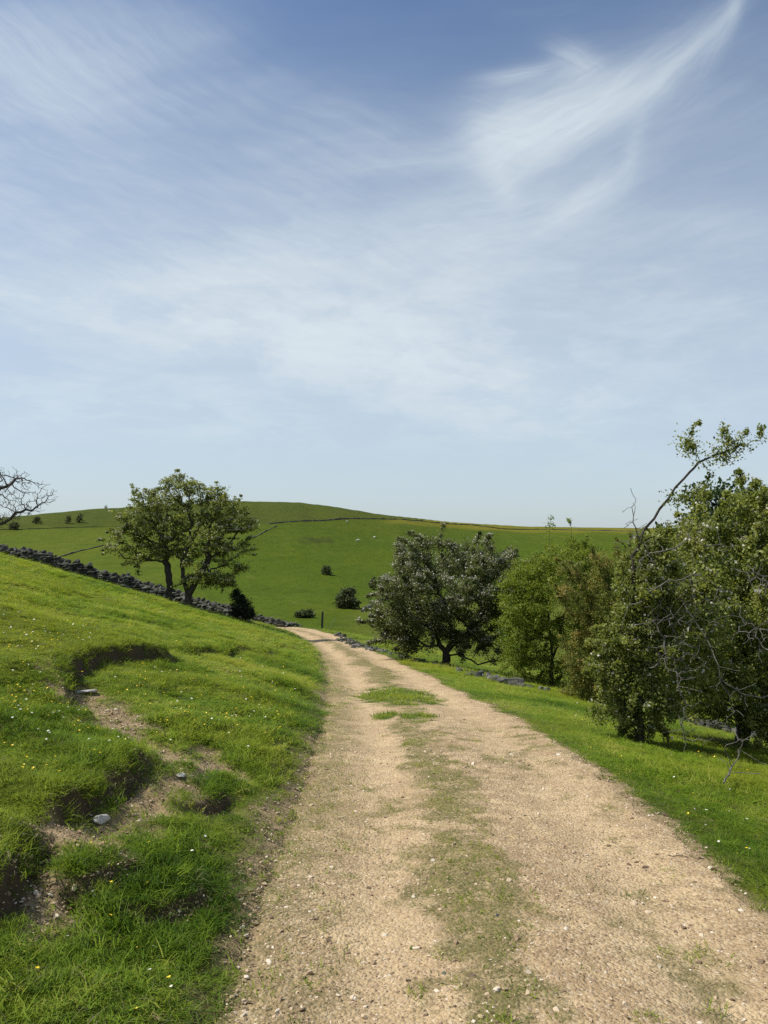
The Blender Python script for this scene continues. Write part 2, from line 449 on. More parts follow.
def leafy_material(name, stops, inst=True, trans=.35, rough=.55, patch=None, spec=.25, scale=.35, bend=0.):
    m, g = material(name)
    if inst:
        t = g.attr('tint', 'INSTANCER').outputs['Fac']
    else:
        t = g.attr('tone').outputs['Fac']
    c = g.ramp(t, stops)
    if patch:
        pos = g.n('ShaderNodeNewGeometry').outputs['Position']
        c = g.mix(g.ss(g.noise(pos, scale, 3, .6), .42, .66, 0, patch[1]), c, patch[0])
    nn = None
    if bend: nn = g.vm('NORMALIZE', g.vm('ADD', g.vm('SCALE', g.n('ShaderNodeNewGeometry').outputs['Normal'], scale=1 - bend), (0, 0, bend)))
    b = g.bsdf(c, rough, nn, spec)
    tr = g.n('ShaderNodeBsdfTranslucent'); g.put(tr.inputs[0], g.mix(1., c, (1.25, 1.2, .6), 'MULTIPLY'))
    mx = g.n('ShaderNodeMixShader'); mx.inputs[0].default_value = trans
    g.t.links.new(b, mx.inputs[1]); g.t.links.new(tr.outputs[0], mx.inputs[2])
    g.out(mx.outputs[0])
    return m
def tuft_mesh(name, rng, n, rad, h0, h1, w, lean, mat):
    vs = []; q = []; t = []
    for _ in range(n):
        r = rad * math.sqrt(rng.random()); a = rng.random() * 6.283; bx, by = r * math.cos(a), r * math.sin(a)
        h = h0 + (h1 - h0) * rng.random(); d = rng.random() * 6.283; ln = lean * (.3 + rng.random()) * h
        dx, dy = math.cos(d), math.sin(d); px, py = -dy, dx
        tw = rng.random() * 1.2; px, py = px * math.cos(tw) + dx * math.sin(tw), py * math.cos(tw) + dy * math.sin(tw)
        ww = w * (.6 + .8 * rng.random()); b = len(vs)
        for s, f in ((0, 1.), (.45, .85), (.8, .5)):
            ox = bx + dx * ln * s ** 1.8; oy = by + dy * ln * s ** 1.8; oz = h * s * (1 - .18 * lean * s) - .012
            vs.append((ox - px * ww * f, oy - py * ww * f, oz)); vs.append((ox + px * ww * f, oy + py * ww * f, oz))
        vs.append((bx + dx * ln, by + dy * ln, h * (1 - .25 * lean) - .012))
        q += [(b, b + 1, b + 3, b + 2), (b + 2, b + 3, b + 5, b + 4)]; t.append((b + 4, b + 5, b + 6))
    return bpy.data.objects.new(name, mesh_from(name, vs, [np.array(q), np.array(t)], [mat], smooth_shade=True))
GREEN = [(0., (.054, .112, .010)), (.35, (.145, .230, .020)), (.7, (.230, .310, .032)), (1., (.36, .36, .08))]
mat_blade = leafy_material('grass_blade', GREEN, True, .42, .5, ((.29, .30, .030), .5), .10, .28, .6)
mat_dryblade = leafy_material('dry_grass_blade', [(0, (.15, .135, .055)), (.5, (.105, .120, .035)), (1, (.23, .185, .095))], True, .25, .7, bend=.5)
rg = np.random.default_rng(11)
protos = [tuft_mesh('t', rg, 30, .075, .035, .085, .0022, .9, mat_blade) for _ in range(4)] + \
         [tuft_mesh('t', rg, 34, .085, .05, .12, .0026, 1.0, mat_blade) for _ in range(3)] + \
         [tuft_mesh('t', rg, 14, .06, .02, .05, .0040, 1.3, mat_blade) for _ in range(2)] + \
         [tuft_mesh('t', rg, 7, .05, .07, .16, .0012, .8, mat_dryblade), tuft_mesh('t', rg, 18, .08, .02, .06, .0026, 1.8, mat_dryblade), tuft_mesh('t', rg, 8, .05, .02, .045, .011, 1.9, mat_blade)]
pp = []; ss_ = []; pk = []; tn = []
for r0, r1, dens, sxy, sz in [(1.6, 4.5, 950, .85, .62), (4.5, 7, 600, .95, .66), (7, 12, 350, 1.15, .66), (12, 24, 170, 1.6, .85), (24, 64, 36, 3.2, 1.0)]:
    n = int(dens * 1.3 * (r1 * r1 - r0 * r0) / 2)
    r = np.sqrt(rg.uniform(r0 * r0, r1 * r1, n)); a = rg.uniform(-.65, .65, n)
    x, y = r * np.sin(a), r * np.cos(a)
    e = edge_in(x, y); dz, dirt, pt = relief(x, y)
    keep = (e < .03) & (rg.random(n) > dirt * 1.25)
    x, y, dz, e = x[keep], y[keep], dz[keep], e[keep]; n = len(x)
    z = base(x, y) + dz
    tall = fbm(x / .9 + 30, y / .9, 3); left = x < xc(y)
    near_e = smooth(-.02, -.55, e)
    hgt = sz * (.45 + .55 * near_e) * (.85 + 1.5 * np.clip(tall, -.2, .3)) * rg.uniform(.75, 1.25, n) * np.where(left & (y < 4), 1.12, 1.) * (1 - .6 * smooth(.02, .6, relief(x + .05, y - .05)[1]))
    pp.append(np.stack([x, y, z], 1)); ss_.append(np.stack([sxy * rg.uniform(.8, 1.2, n)] * 2 + [hgt], 1))
    k = np.where(tall + rg.normal(0, .12, n) > .10, rg.integers(4, 7, n), rg.integers(0, 4, n))
    k = np.where(rg.random(n) < .10, rg.integers(7, 9, n), k)
    dry_ = fbm(x / 1.3 + 60, y / 1.3, 3)
    k = np.where(rg.random(n) < .05 + .5 * np.clip(dry_ - .05, 0, .3) + .25 * smooth(-.5, -.1, e), rg.integers(9, 11, n), k)
    k = np.where((rg.random(n) < .03) & (y < 9), 11, k)
    pk.append(k)
    tn.append(np.clip(.42 + 1.1 * fbm(x / 2.4, y / 2.4 + 5, 3) + .35 * smooth(4, 9, y) * 0 + rg.normal(0, .24, n) + .5 * fbm(x / .6, y / .6, 2) - .25 * np.clip(tall, 0, .3), 0, 1))
pp = np.concatenate(pp); ss_ = np.concatenate(ss_); pk = np.concatenate(pk); tn = np.concatenate(tn)
rot = np.stack([rg.normal(0, .12, len(pp)), rg.normal(0, .12, len(pp)), rg.uniform(0, 6.283, len(pp))], 1)
# long blades hanging over the lips of the scarps
for P, h in SCARP:
    for i in range(len(P) - 1):
        a, b = P[i], P[i + 1]; e = b - a; L_ = np.hypot(*e); n = int(max(4, L_ * 75 * min(1, h * 5))); t = rg.random(n); dn = np.array([e[1], -e[0]]) / L_
        q = a + t[:, None] * e - dn * (rg.normal(.06, .06, n))[:, None]; x, y = q[:, 0], q[:, 1]
        r_ = relief(x, y); ok = (edge_in(x, y) < -.05) & (rg.random(n) < .7); x, y, dz = x[ok], y[ok], r_[0][ok]; n = len(x)
        pp = np.concatenate([pp, np.stack([x, y, base(x, y) + dz + .01], 1)]); k = rg.uniform(.55, 1.1, n)
        ss_ = np.concatenate([ss_, np.stack([k * .9, k * .9, k], 1)]); pk = np.concatenate([pk, rg.integers(4, 9, n)]); tn = np.concatenate([tn, rg.uniform(.05, .75, n)])
        ln_ = rg.uniform(.2, 1.25, n)           # tip the tuft over, down the slope
        rot = np.concatenate([rot, np.stack([-ln_ * dn[1], ln_ * dn[0], rg.uniform(-.6, .6, n)], 1)])
print('tufts', len(pp))
scatter('grass', pp, rot, ss_, pk, tn, protos, 'short grazed meadow grass covering the bank and verges', 'grass')
# thin dry grass growing in the track
dprotos = [tuft_mesh('d', rg, 16, .06, .010, .032, .0018, 1.5, mat_dryblade) for _ in range(4)] + [tuft_mesh('d', rg, 14, .05, .015, .045, .0024, 1.2, mat_blade) for _ in range(2)]
pp = []; ss_ = []; pk = []; tn = []
for r0, r1, dens, sxy in [(2.2, 6, 620, 1.), (6, 12, 230, 1.4), (12, 30, 70, 2.4)]:
    n = int(dens * 1.3 * (r1 * r1 - r0 * r0) / 2)
    r = np.sqrt(rg.uniform(r0 * r0, r1 * r1, n)); a = rg.uniform(-.65, .65, n); x, y = r * np.sin(a), r * np.cos(a)
    m = track_grass(x, y); f = fresh(x, y); e = edge_in(x, y); rel = relief(x, y)
    verge = (e < .05) & (rel[1] > .25)
    keep = ((e > -.02) & (rg.random(n) < np.maximum(m * .75, f))) | (verge & (rg.random(n) < .5))
    x, y, f, dz, m = x[keep], y[keep], f[keep], rel[0][keep], m[keep]; n = len(x)
    pp.append(np.stack([x, y, base(x, y) + dz + .005], 1))
    ss_.append(np.stack([sxy * rg.uniform(.7, 1.3, n)] * 2 + [rg.uniform(.6, 1.3, n) * (1 + 1.2 * f) * (1 + .25 * sxy)], 1))
    pk.append(np.where((rg.random(n) < .25 + .7 * f), rg.integers(4, 6, n), rg.integers(0, 4, n))); tn.append(rg.random(n))
pp = np.concatenate(pp); n = len(pp)
scatter('dry_grass', pp, np.stack([np.zeros(n), np.zeros(n), rg.uniform(0, 6.283, n)], 1), np.concatenate(ss_), np.concatenate(pk), np.concatenate(tn),
        dprotos, 'thin trodden dry grass along the middle of the gravel track', 'grass')

# ---- stones
bm = bmesh.new(); bmesh.ops.create_icosphere(bm, subdivisions=2, radius=1.)
ICV = np.array([v.co[:] for v in bm.verts]); ICF = np.array([[v.index for v in f.verts] for f in bm.faces]); bm.free()
def stone_verts(rng, size, angular=.28, square=.6):
    d = ICV.copy()
    p = np.sign(d) * np.abs(d) ** square
    p *= 1 + angular * (rng.random((len(p), 1)) - .5)
    for _ in range(5):                        # chop flat facets
        nrm = rng.normal(size=3); nrm /= np.linalg.norm(nrm); h = rng.uniform(.55, .85)
        s = p @ nrm; p = p - np.maximum(s - h, 0)[:, None] * nrm
    p = p * np.asarray(size)
    return p
def rot_z(p, a, tilt=0, ta=0):
    M = np.array(Matrix.Rotation(a, 3, 'Z') @ Matrix.Rotation(tilt, 3, 'X') @ Matrix.Rotation(ta, 3, 'Y'))
    return p @ M.T
def stones_obj(name, items, mat, rng, parent=None):
    """items: (x, y, z, (sx, sy, sz), yaw, tilt)"""
    vs = []; fs = []; tone = []; b = 0
    for (x, y, z, s, yaw, tilt) in items:
        p = rot_z(stone_verts(rng, s), yaw, tilt, tilt * .6) + np.array([x, y, z])
        vs.append(p); fs.append(ICF + b); b += len(p); tone.append(np.full(len(p), rng.random()))
    return obj_from(name, np.concatenate(vs), np.concatenate(fs), [mat], parent, attrs={'tone': np.concatenate(tone)})
def stone_material(name, a, b, moss, lich):
    m, g = material(name)
    pos = g.n('ShaderNodeNewGeometry').outputs['Position']
    c = g.mix(g.attr('tone').outputs['Fac'], a, b)
    n1 = g.noise(pos, 3., 5, .65); n2 = g.noise(pos, 22., 4, .7)
    c = g.mix(g.ss(n2, .4, .7, 0, .6), c, g.mix(1., c, (.5, .5, .5), 'MULTIPLY'))
    c = g.mix(g.ss(n1, .50, .62, 0, lich), c, (.42, .42, .38))
    nz = g.n('ShaderNodeSeparateXYZ'); g.put(nz.inputs[0], g.n('ShaderNodeNewGeometry').outputs['Normal'])
    c = g.mix(g.m('MULTIPLY', g.ss(nz.outputs[2], .3, .9), g.ss(g.noise(pos, 5., 4), .42, .58, 0, moss)), c, (.075, .085, .03))
    g.out(g.bsdf(c, .92, g.bump(g.m('ADD', n1, g.m('MULTIPLY', n2, .5)), .6, .04), .15)); return m
mat_wall = stone_material('weathered_walling_stone', (.042, .041, .038), (.115, .110, .100), .7, .35)
mat_far = stone_material('turf_grown_walling', (.07, .08, .045), (.12, .13, .075), .8, .2)
mat_pale = stone_material('bare_limestone', (.50, .47, .42), (.62, .58, .52), .1, .3)
rs = np.random.default_rng(5)
m_, g = material('gravel_stone')
t = g.attr('tint', 'INSTANCER').outputs['Fac']
g.out(g.bsdf(g.ramp(t, [(0, (.13, .09, .06)), (.35, (.33, .23, .14)), (.8, (.50, .38, .25)), (1, (.64, .56, .44))]), .9, None, .2))
gp_ = []
for k in range(5):
    p = stone_verts(rs, (1, .8, .55)); gp_.append(bpy.data.objects.new('p', mesh_from('p', p, ICF, [m_])))
x = []; y = []
for r0, r1, dens in [(2.3, 4.5, 3200), (4.5, 8, 1300), (8, 16, 260)]:
    n = int(dens * 1.3 * (r1 * r1 - r0 * r0) / 2); r = np.sqrt(rs.uniform(r0 * r0, r1 * r1, n)); a = rs.uniform(-.65, .65, n)
    x.append(r * np.sin(a)); y.append(r * np.cos(a))
x = np.concatenate(x); y = np.concatenate(y); e = edge_in(x, y); rl = relief(x, y)
cl = fbm(x * 1.5 + 3, y * 1.5, 3)
keep = ((e > 0) & (rs.random(len(x)) < .35 + 1.6 * cl + .1)) | ((rl[1] > .45) & (e < 0) & (rs.random(len(x)) < .5))
x, y, dz = x[keep], y[keep], rl[0][keep]; n = len(x)
s = .003 + .0055 * rs.random(n) ** 2 + .011 * (rs.random(n) ** 18)
s *= np.interp(np.hypot(x, y), [0, 4, 12], [1, 1, 1.5])
scatter('gravel', np.stack([x, y, base(x, y) + dz + .006 + s * .15], 1), np.stack([rs.normal(0, .3, n), rs.normal(0, .3, n), rs.uniform(0, 6.28, n)], 1),
        np.stack([s * rs.uniform(.8, 1.4, n), s, s * rs.uniform(.6, 1.1, n)], 1), rs.integers(0, 5, n), rs.random(n), gp_,
        'loose pale limestone chippings lying on the track', 'gravel')
print('gravel', n)

# ---- wild flowers in the turf
def flower_proto(mat_p, mat_s, npet, r, h, cup):
    vs = []; f3 = []; mi = []
    for s in (0, 1):                          # stalk: two crossed slim strips
        b = len(vs); dx, dy = (.0012, 0) if s else (0, .0012)
        vs += [(-dx, -dy, 0), (dx, dy, 0), (0, 0, h)]; f3.append((b, b + 1, b + 2)); mi.append(1)
    for k in range(npet):
        a0 = 6.283 * k / npet; a1 = a0 + 6.283 / npet * .92; am = (a0 + a1) / 2; b = len(vs)
        vs += [(0, 0, h), (r * .75 * math.cos(a0), r * .75 * math.sin(a0), h + cup * .7), (r * math.cos(am), r * math.sin(am), h + cup), (r * .75 * math.cos(a1), r * .75 * math.sin(a1), h + cup * .7)]
        f3 += [(b, b + 1, b + 2), (b, b + 2, b + 3)]; mi += [0, 0]
    if npet > 6:
        b = len(vs); 
        for k in range(6): vs.append((r * .33 * math.cos(k * 1.047), r * .33 * math.sin(k * 1.047), h + cup * .5 + .003))
        for k in range(1, 5): f3.append((b, b + k, b + k + 1)); mi.append(2)
    return mesh_from('f', vs, np.array(f3), [mat_p, mat_s, MAT_YEL], midx=mi)
def plain(name, col, rough=.6, spec=.3):
    m, g = material(name); g.out(g.bsdf(col, rough, None, spec)); return m
MAT_YEL = plain('buttercup_yellow', (.78, .56, .02), .35)
MAT_WHT = plain('daisy_white', (.82, .82, .78))
MAT_STK = plain('flower_stalk', (.07, .11, .02))
x = []; y = []
for u0, u1, v0, v1, n in [(0, 130, 690, 800, 60), (130, 300, 665, 740, 170), (0, 280, 610, 680, 90), (0, 90, 620, 720, 120), (0, 220, 820, 1024, 26), (590, 768, 740, 900, 60), (500, 600, 690, 760, 14), (0, 300, 640, 760, 90)]:
    for _ in range(n):
        p = cast(rs.uniform(u0, u1), rs.uniform(v0, v1), base, 1.8, 60); x.append(p[0]); y.append(p[1])
x = np.array(x); y = np.array(y); rl = relief(x, y); keep = (edge_in(x, y) < -.15) & (rl[1] < .3); x, y, dz = x[keep], y[keep], rl[0][keep]; n = len(x)
dist = np.hypot(x, y); pkf = (rs.random(n) < .30).astype(int)
s = np.interp(dist, [2, 6, 14, 40], [.62, .75, 1.05, 1.7]) * rs.uniform(.7, 1.2, n)
scatter('wildflowers', np.stack([x, y, base(x, y) + dz], 1), np.stack([rs.normal(0, .25, n), rs.normal(0, .25, n), rs.uniform(0, 6.28, n)], 1), np.stack([s, s, s], 1), pkf, rs.random(n),
        [bpy.data.objects.new('f', flower_proto(MAT_YEL, MAT_STK, 5, .012, .085, .006)), bpy.data.objects.new('f', flower_proto(MAT_WHT, MAT_STK, 11, .012, .07, .002))],
        'yellow buttercups and white daisies dotted through the turf', 'flowers')
SKY_TINT = (.96, 1.15, 1.32)
CLOUD = (7.9, 8.8, 9.3)
EXPO = .35
# ------------------------------------------------------------------ trees
def colonize(trunk, att, step, infl, kill, iters, rng, jit=.25, trop=(0, 0, .0)):
    """space colonisation: trunk = list of polylines as (points, parent_index) -> nodes, parents"""
    nodes = []; par = []
    for pts, attach in trunk:
        for k, p in enumerate(pts):
            par.append(attach if k == 0 else len(nodes) - 1); nodes.append(np.asarray(p, float))
    nodes = np.array(nodes); par = list(par)
    att = np.asarray(att, float)
    D = np.linalg.norm(att[:, None] - nodes[None], axis=2); bi = D.argmin(1); bd = D.min(1)
    alive = bd > kill; att, bi, bd = att[alive], bi[alive], bd[alive]
    trop = np.asarray(trop, float)
    for _ in range(iters):
        if not len(att): break
        m = bd < infl
        if not m.any():
            m = bd < bd.min() * 1.15
        src = np.unique(bi[m]); new = []; npar = []
        for s in src:
            q = att[m & (bi == s)] - nodes[s]; q = q / np.linalg.norm(q, axis=1)[:, None]
            d = q.mean(0) + .8 * q[rng.integers(len(q))] + rng.normal(0, jit, 3) + trop; d /= np.linalg.norm(d) + 1e-9
            new.append(nodes[s] + d * step); npar.append(int(s))
        b = len(nodes); new = np.array(new); nodes = np.concatenate([nodes, new]); par += npar
        D = np.linalg.norm(att[:, None] - new[None], axis=2); k = D.argmin(1); dm = D.min(1)
        up = dm < bd; bd = np.where(up, dm, bd); bi = np.where(up, k + b, bi)
        alive = bd > kill; att, bi, bd = att[alive], bi[alive], bd[alive]
    return nodes, np.array(par)
def pipe_radii(nodes, par, tip, expo, base_r=None):
    n = len(nodes); acc = np.zeros(n); r = np.zeros(n)
    for i in range(n - 1, -1, -1):
        r[i] = tip if acc[i] == 0 else acc[i] ** (1 / expo)
        if par[i] >= 0: acc[par[i]] += r[i] ** expo
    if base_r: r = tip + (r - tip) * (base_r - tip) / (r[0] - tip + 1e-9)
    return r
def tubes(nodes, par, r, rmin=0., sides_fn=lambda q: 8 if q > .05 else (6 if q > .02 else 4), flare=None):
    n = len(nodes); kids = [[] for _ in range(n)]
    for i, p in enumerate(par):
        if p >= 0: kids[p].append(i)
    V_, Q_ = [], []; b = 0
    starts = [i for i in range(n) if par[i] < 0]
    while starts:
        s = starts.pop(); chain = [s] if par[s] < 0 else [par[s], s]; rad = [r[s]] if par[s] < 0 else [min(r[par[s]], r[s] * 1.25), r[s]]
        cur = s
        while kids[cur]:
            ks = sorted(kids[cur], key=lambda q: -r[q]); starts += ks[1:]; cur = ks[0]; chain.append(cur); rad.append(r[cur])
        if max(rad) < rmin or len(chain) < 2: continue
        P = nodes[chain]; rad = np.array(rad)
        T = np.gradient(P, axis=0); T /= np.linalg.norm(T, axis=1)[:, None] + 1e-9
        k = sides_fn(rad.max()); up = np.array([.3, .2, .93]) if abs(T[0][2]) < .8 else np.array([1., .1, 0])
        rings = []
        for p, t, q in zip(P, T, rad):
            a = np.cross(t, up); a /= np.linalg.norm(a) + 1e-9; c = np.cross(a, t); up = c
            w = np.linspace(0, 2 * np.pi, k, endpoint=False)
            lob = 1 + (.12 * np.sin(3 * w + p[2] * 2) if q > .05 else 0)
            rings.append(p + (np.cos(w) * lob)[:, None] * a * q + (np.sin(w) * lob)[:, None] * c * q)
        rings = np.array(rings); m = len(P)
        V_.append(rings.reshape(-1, 3)); ii = np.arange(m * k).reshape(m, k) + b
        Q_.append(np.stack([ii[:-1], np.roll(ii, -1, 1)[:-1], np.roll(ii, -1, 1)[1:], ii[1:]], -1).reshape(-1, 4)); b += m * k
    return np.concatenate(V_), np.concatenate(Q_)
def leaves(P, size, rng, tone, up=.5, aspect=.62):
    n = len(P); nrm = rng.normal(size=(n, 3)); nrm[:, 2] += up; nrm /= np.linalg.norm(nrm, axis=1)[:, None]
    a = np.cross(nrm, rng.normal(size=(n, 3))); a /= np.linalg.norm(a, axis=1)[:, None] + 1e-9; c = np.cross(nrm, a)
    L = (np.asarray(size) * rng.uniform(.5, 1.45, n))[:, None]
    V_ = np.stack([P - a * L * .5, P + c * L * aspect * .5 + nrm * L * .10, P + a * L * .5, P - c * L * aspect * .5 + nrm * L * .10], 1).reshape(-1, 3)
    return V_, np.arange(4 * n).reshape(n, 4), np.repeat(tone, 4)

def bark_material(name, a, b, lich):
    m, g = material(name); pos = g.n('ShaderNodeNewGeometry').outputs['Position']
    n1 = g.noise(g.vm('MULTIPLY', pos, (1, 1, .25)), 22., 5, .7); n2 = g.noise(pos, 4., 4)
    c = g.mix(g.ss(n1, .35, .65), a, b); c = g.mix(g.ss(n2, .52, .66, 0, .5), c, lich)
    g.out(g.bsdf(c, .92, g.bump(n1, .9, .03), .1)); return m
mat_bark = bark_material('hawthorn_bark', (.030, .025, .020), (.085, .072, .058), (.12, .12, .09))
mat_deadwood = bark_material('bleached_deadwood', (.095, .088, .076), (.21, .195, .17), (.19, .19, .16))
mat_greytwig = bark_material('grey_twigs', (.075, .062, .056), (.13, .110, .098), (.15, .14, .12))
LV = {
 'haw':   leafy_material('hawthorn_leaf', [(0, (.070, .100, .018)), (.5, (.19, .225, .045)), (1, (.34, .36, .11))], False, .46, .45, spec=.22, bend=.35),
 'hawd':  leafy_material('dark_hawthorn_leaf', [(0, (.040, .060, .018)), (.5, (.105, .128, .036)), (1, (.22, .23, .09))], False, .36, .45, spec=.22, bend=.35),
 'green': leafy_material('fresh_green_leaf', [(0, (.070, .120, .012)), (.5, (.165, .225, .022)), (1, (.28, .31, .045))], False, .46, .5, bend=.35),
 'brown': leafy_material('bronze_leaf', [(0, (.070, .095, .016)), (.5, (.165, .195, .034)), (.84, (.23, .22, .05)), (1, (.36, .25, .09))], False, .44, .55, bend=.35),
 'far':   leafy_material('far_bush_leaf', [(0, (.060, .080, .030)), (1, (.110, .130, .055))], False, .25, .7),
 'ever':  leafy_material('dark_bush_leaf', [(0, (.012, .022, .008)), (1, (.030, .042, .014))], False, .12, .6),
 'ash':   leafy_material('dark_tree_leaf', [(0, (.022, .044, .018)), (1, (.055, .085, .030))], False, .22, .6)}
def blossom_material():
    m, g = material('may_blossom'); t = g.attr('tone').outputs['Fac']
    c = g.ramp(t, [(0, (.38, .36, .28)), (.6, (.56, .53, .43)), (1, (.70, .67, .57))])
    b = g.bsdf(c, .7, None, .1); tr = g.n('ShaderNodeBsdfTranslucent'); g.put(tr.inputs[0], c)
    mx = g.n('ShaderNodeMixShader'); mx.inputs[0].default_value = .3; g.t.links.new(b, mx.inputs[1]); g.t.links.new(tr.outputs[0], mx.inputs[2]); g.out(mx.outputs[0]); return m
mat_blossom = blossom_material()

def lobe_pts(lobes, Y, n, rng, depth=1.0, shell=.55, outl=1.28):
    """lobes: (u, v, ru, rv[, dy, rdepth]) sized at depth Y -> points spread through solid ellipsoids"""
    C = []; A = []; wts = []
    for L in lobes:
        u, v, ru, rv = L[:4]; dy = L[4] if len(L) > 4 else 0.; y = Y + dy
        c = pix(u, v, y); rx = ru / F * y; rz = rv / F * y; ry = L[5] if len(L) > 5 else depth * (rx + rz) / 2
        C.append(c); A.append((rx, ry, rz)); wts.append(rx * ry * rz)
    C = np.array(C); A = np.array(A); wts = np.array(wts) ** .8; wts /= wts.sum()
    k = rng.choice(len(C), n, p=wts); d = rng.normal(size=(n, 3)); d /= np.linalg.norm(d, axis=1)[:, None]
    r = rng.random(n) ** (1 / 3.) * np.where(rng.random(n) < .20, outl, 1.); r = r * (1 - shell) + shell * (.55 + .5 * rng.random(n))
    return C[k] + d * A[k] * r[:, None]
def make_tree(name, label, cat, base_pt, stems, lobes, Y, seed, leaf='haw', natt=420, step=.22, infl=1.2, kill=.30, nleaf=30000, size=.05, sig=.16, flat=.7,
              base_r=.16, tip=.006, bloom=0, bsize=.05, depth=1., shell=.5, group=None, bark=None, extra=None, crown='crown', up=.5, floor=True, tonevar=.18, upturn=.0, outl=1.28, shoots=0, slen=6):
    rng = np.random.default_rng(seed); o = np.asarray(base_pt, float)
    att = lobe_pts(lobes, Y, natt, rng, depth, shell, outl)
    if floor:
        gzv = surf(att[:, 0], att[:, 1]); att[:, 2] = np.maximum(att[:, 2], gzv + .12)
    nodes, par = colonize(stems, att, step, infl, kill, 150, rng, trop=(0, 0, upturn))
    nb = len(nodes)
    if shoots:                                # young shoots standing out of the crown
        kc = np.bincount(par[par >= 0], minlength=nb); ends = np.flatnonzero(kc == 0); cen = nodes.mean(0)
        ends = rng.choice(ends, min(shoots, len(ends)), replace=False); xs = []; xp = []
        for e_ in ends:
            d = nodes[e_] - cen; d /= np.linalg.norm(d) + 1e-9; d = d + rng.normal(0, .45, 3) + (0, 0, .45); d /= np.linalg.norm(d)
            prev = int(e_); p = nodes[e_]
            for _ in range(int(rng.integers(max(2, slen // 2), slen + 1))):
                d = d + rng.normal(0, .14, 3) + (0, 0, -.04); d /= np.linalg.norm(d); p = p + d * step * .55
                xs.append(p); xp.append(prev); prev = nb + len(xs) - 1
        nodes = np.concatenate([nodes, np.array(xs)]); par = np.concatenate([par, np.array(xp)])
    sfac = np.where(np.arange(len(nodes)) < nb, 1., .38)
    r = pipe_radii(nodes, par, tip, 2.15, base_r)
    root = empty(name, o, label, cat, group)
    v, q = tubes(nodes, par, r, tip * (1.0 if nleaf else 0))
    obj_from('trunk', v - o, q, [bark or mat_bark], root, smooth_shade=True)
    if nleaf:
        nst = sum(len(s[0]) for s in stems)
        kids = np.bincount(par[par >= 0], minlength=len(nodes))
        wt = np.where(r < tip * 4.5, 1., 0.) * np.where(kids == 0, 2.2, 1.); wt[:max(1, nst // 2)] = 0
        if extra is not None: wt *= extra(nodes)
        clump = rng.random(len(nodes)) ** 1.6; wt *= (.06 + clump) * np.where(np.arange(len(nodes)) < nb, 1., .42)
        wt /= wt.sum()
        k = rng.choice(len(nodes), nleaf, p=wt)
        off = rng.normal(size=(nleaf, 3)) * sig * sfac[k][:, None] * (.6 + .8 * rng.random(len(nodes)))[k][:, None]; off[:, 2] *= flat
        P = nodes[k] + off
        if floor: 
            ok = P[:, 2] > surf(P[:, 0], P[:, 1]) + .02; P = P[ok]; k = k[ok]; off = off[ok]
        nt_ = rng.normal(0, tonevar, len(nodes))
        tone = np.clip(.52 + nt_[k] + rng.normal(0, .2, len(P)), 0, 1)
        v, q, t = leaves(P, size, rng, tone, up)
        obj_from(crown, v - o, q, [LV[leaf]], root, attrs={'tone': t}, smooth_shade=True)
        if bloom:
            heads = rng.random(len(nodes)) < .5
            good = heads[k] & (off[:, 2] > -.02 * 0 + sig * flat * .15); j = np.flatnonzero(good); j = rng.choice(j, min(bloom, len(j)), replace=False)
            Pb = P[j] + np.stack([rng.normal(0, .02, len(j)), rng.normal(0, .02, len(j)), np.full(len(j), .03)], 1)
            v, q, t = leaves(Pb, bsize, rng, rng.random(len(j)), 1.0, .9)
            obj_from('blossom', v - o, q, [mat_blossom], root, attrs={'tone': t})
    return root, nodes, par, r
def stem(pts, n=4, attach=-1, bend=.03, rng=np.random.default_rng(1)):
    pts = np.array(pts, float); t = np.linspace(0, 1, len(pts)); tt_ = np.linspace(0, 1, (len(pts) - 1) * n + 1)
    P = np.stack([np.interp(tt_, t, pts[:, k]) for k in range(3)], 1); P[1:-1] += rng.normal(0, bend, P[1:-1].shape); return (P, attach)
def at(u, v, Y, dy=0.): return pix(u, v, Y + dy)

# pair of hawthorns on the bank
b = gy(168, 40.); Y = b[1]
make_tree('hawthorn_tree', 'left one of the pair of leafy hawthorns on the grassy bank', 'tree', b, [stem([b - (0, 0, .15), at(170, 585, Y), at(168, 566, Y), at(165, 548, Y)])],
          [(160,500,30,12),(172,485,16,9),(140,515,28,10),(128,535,24,8),(118,549,16,6),(165,530,30,12),(150,553,26,9),(178,512,14,14),(182,475,5,7),(112,540,10,4),(150,508,16,7),(172,548,18,10),(136,559,20,7),(160,540,28,12),(150,522,22,8)], Y, 21, 'haw', 640, .24, 1.6, .28, 23000, .10, .145, .5, .17, .008, 2200, .085, depth=.9, upturn=.12, shoots=60, slen=5)
b = gy(189, 39.4); Y = b[1]
make_tree('hawthorn_tree', 'right one of the pair of leafy hawthorns on the bank, forked low', 'tree', b,
          [stem([b - (0, 0, .15), at(188, 596, Y)], 3), stem([at(187, 592, Y), at(183, 576, Y), at(182, 560, Y)], 3, 2), stem([at(190, 592, Y), at(198, 578, Y), at(208, 562, Y)], 3, 3)],
          [(205,495,24,10),(225,508,26,9),(240,522,18,7),(250,530,10,4),(215,530,30,12),(230,548,24,8),(205,560,30,10),(222,578,20,7),(234,562,14,6),(195,515,20,14),(190,486,12,8),(215,586,14,5),(196,545,18,10),(198,578,18,7),(232,587,12,5),(240,572,12,5),(212,545,26,12),(218,520,22,8)], Y, 22, 'haw', 640, .24, 1.6, .28, 23000, .10, .145, .5, .20, .008, 2200, .085, depth=.9, upturn=.12, shoots=60, slen=5)
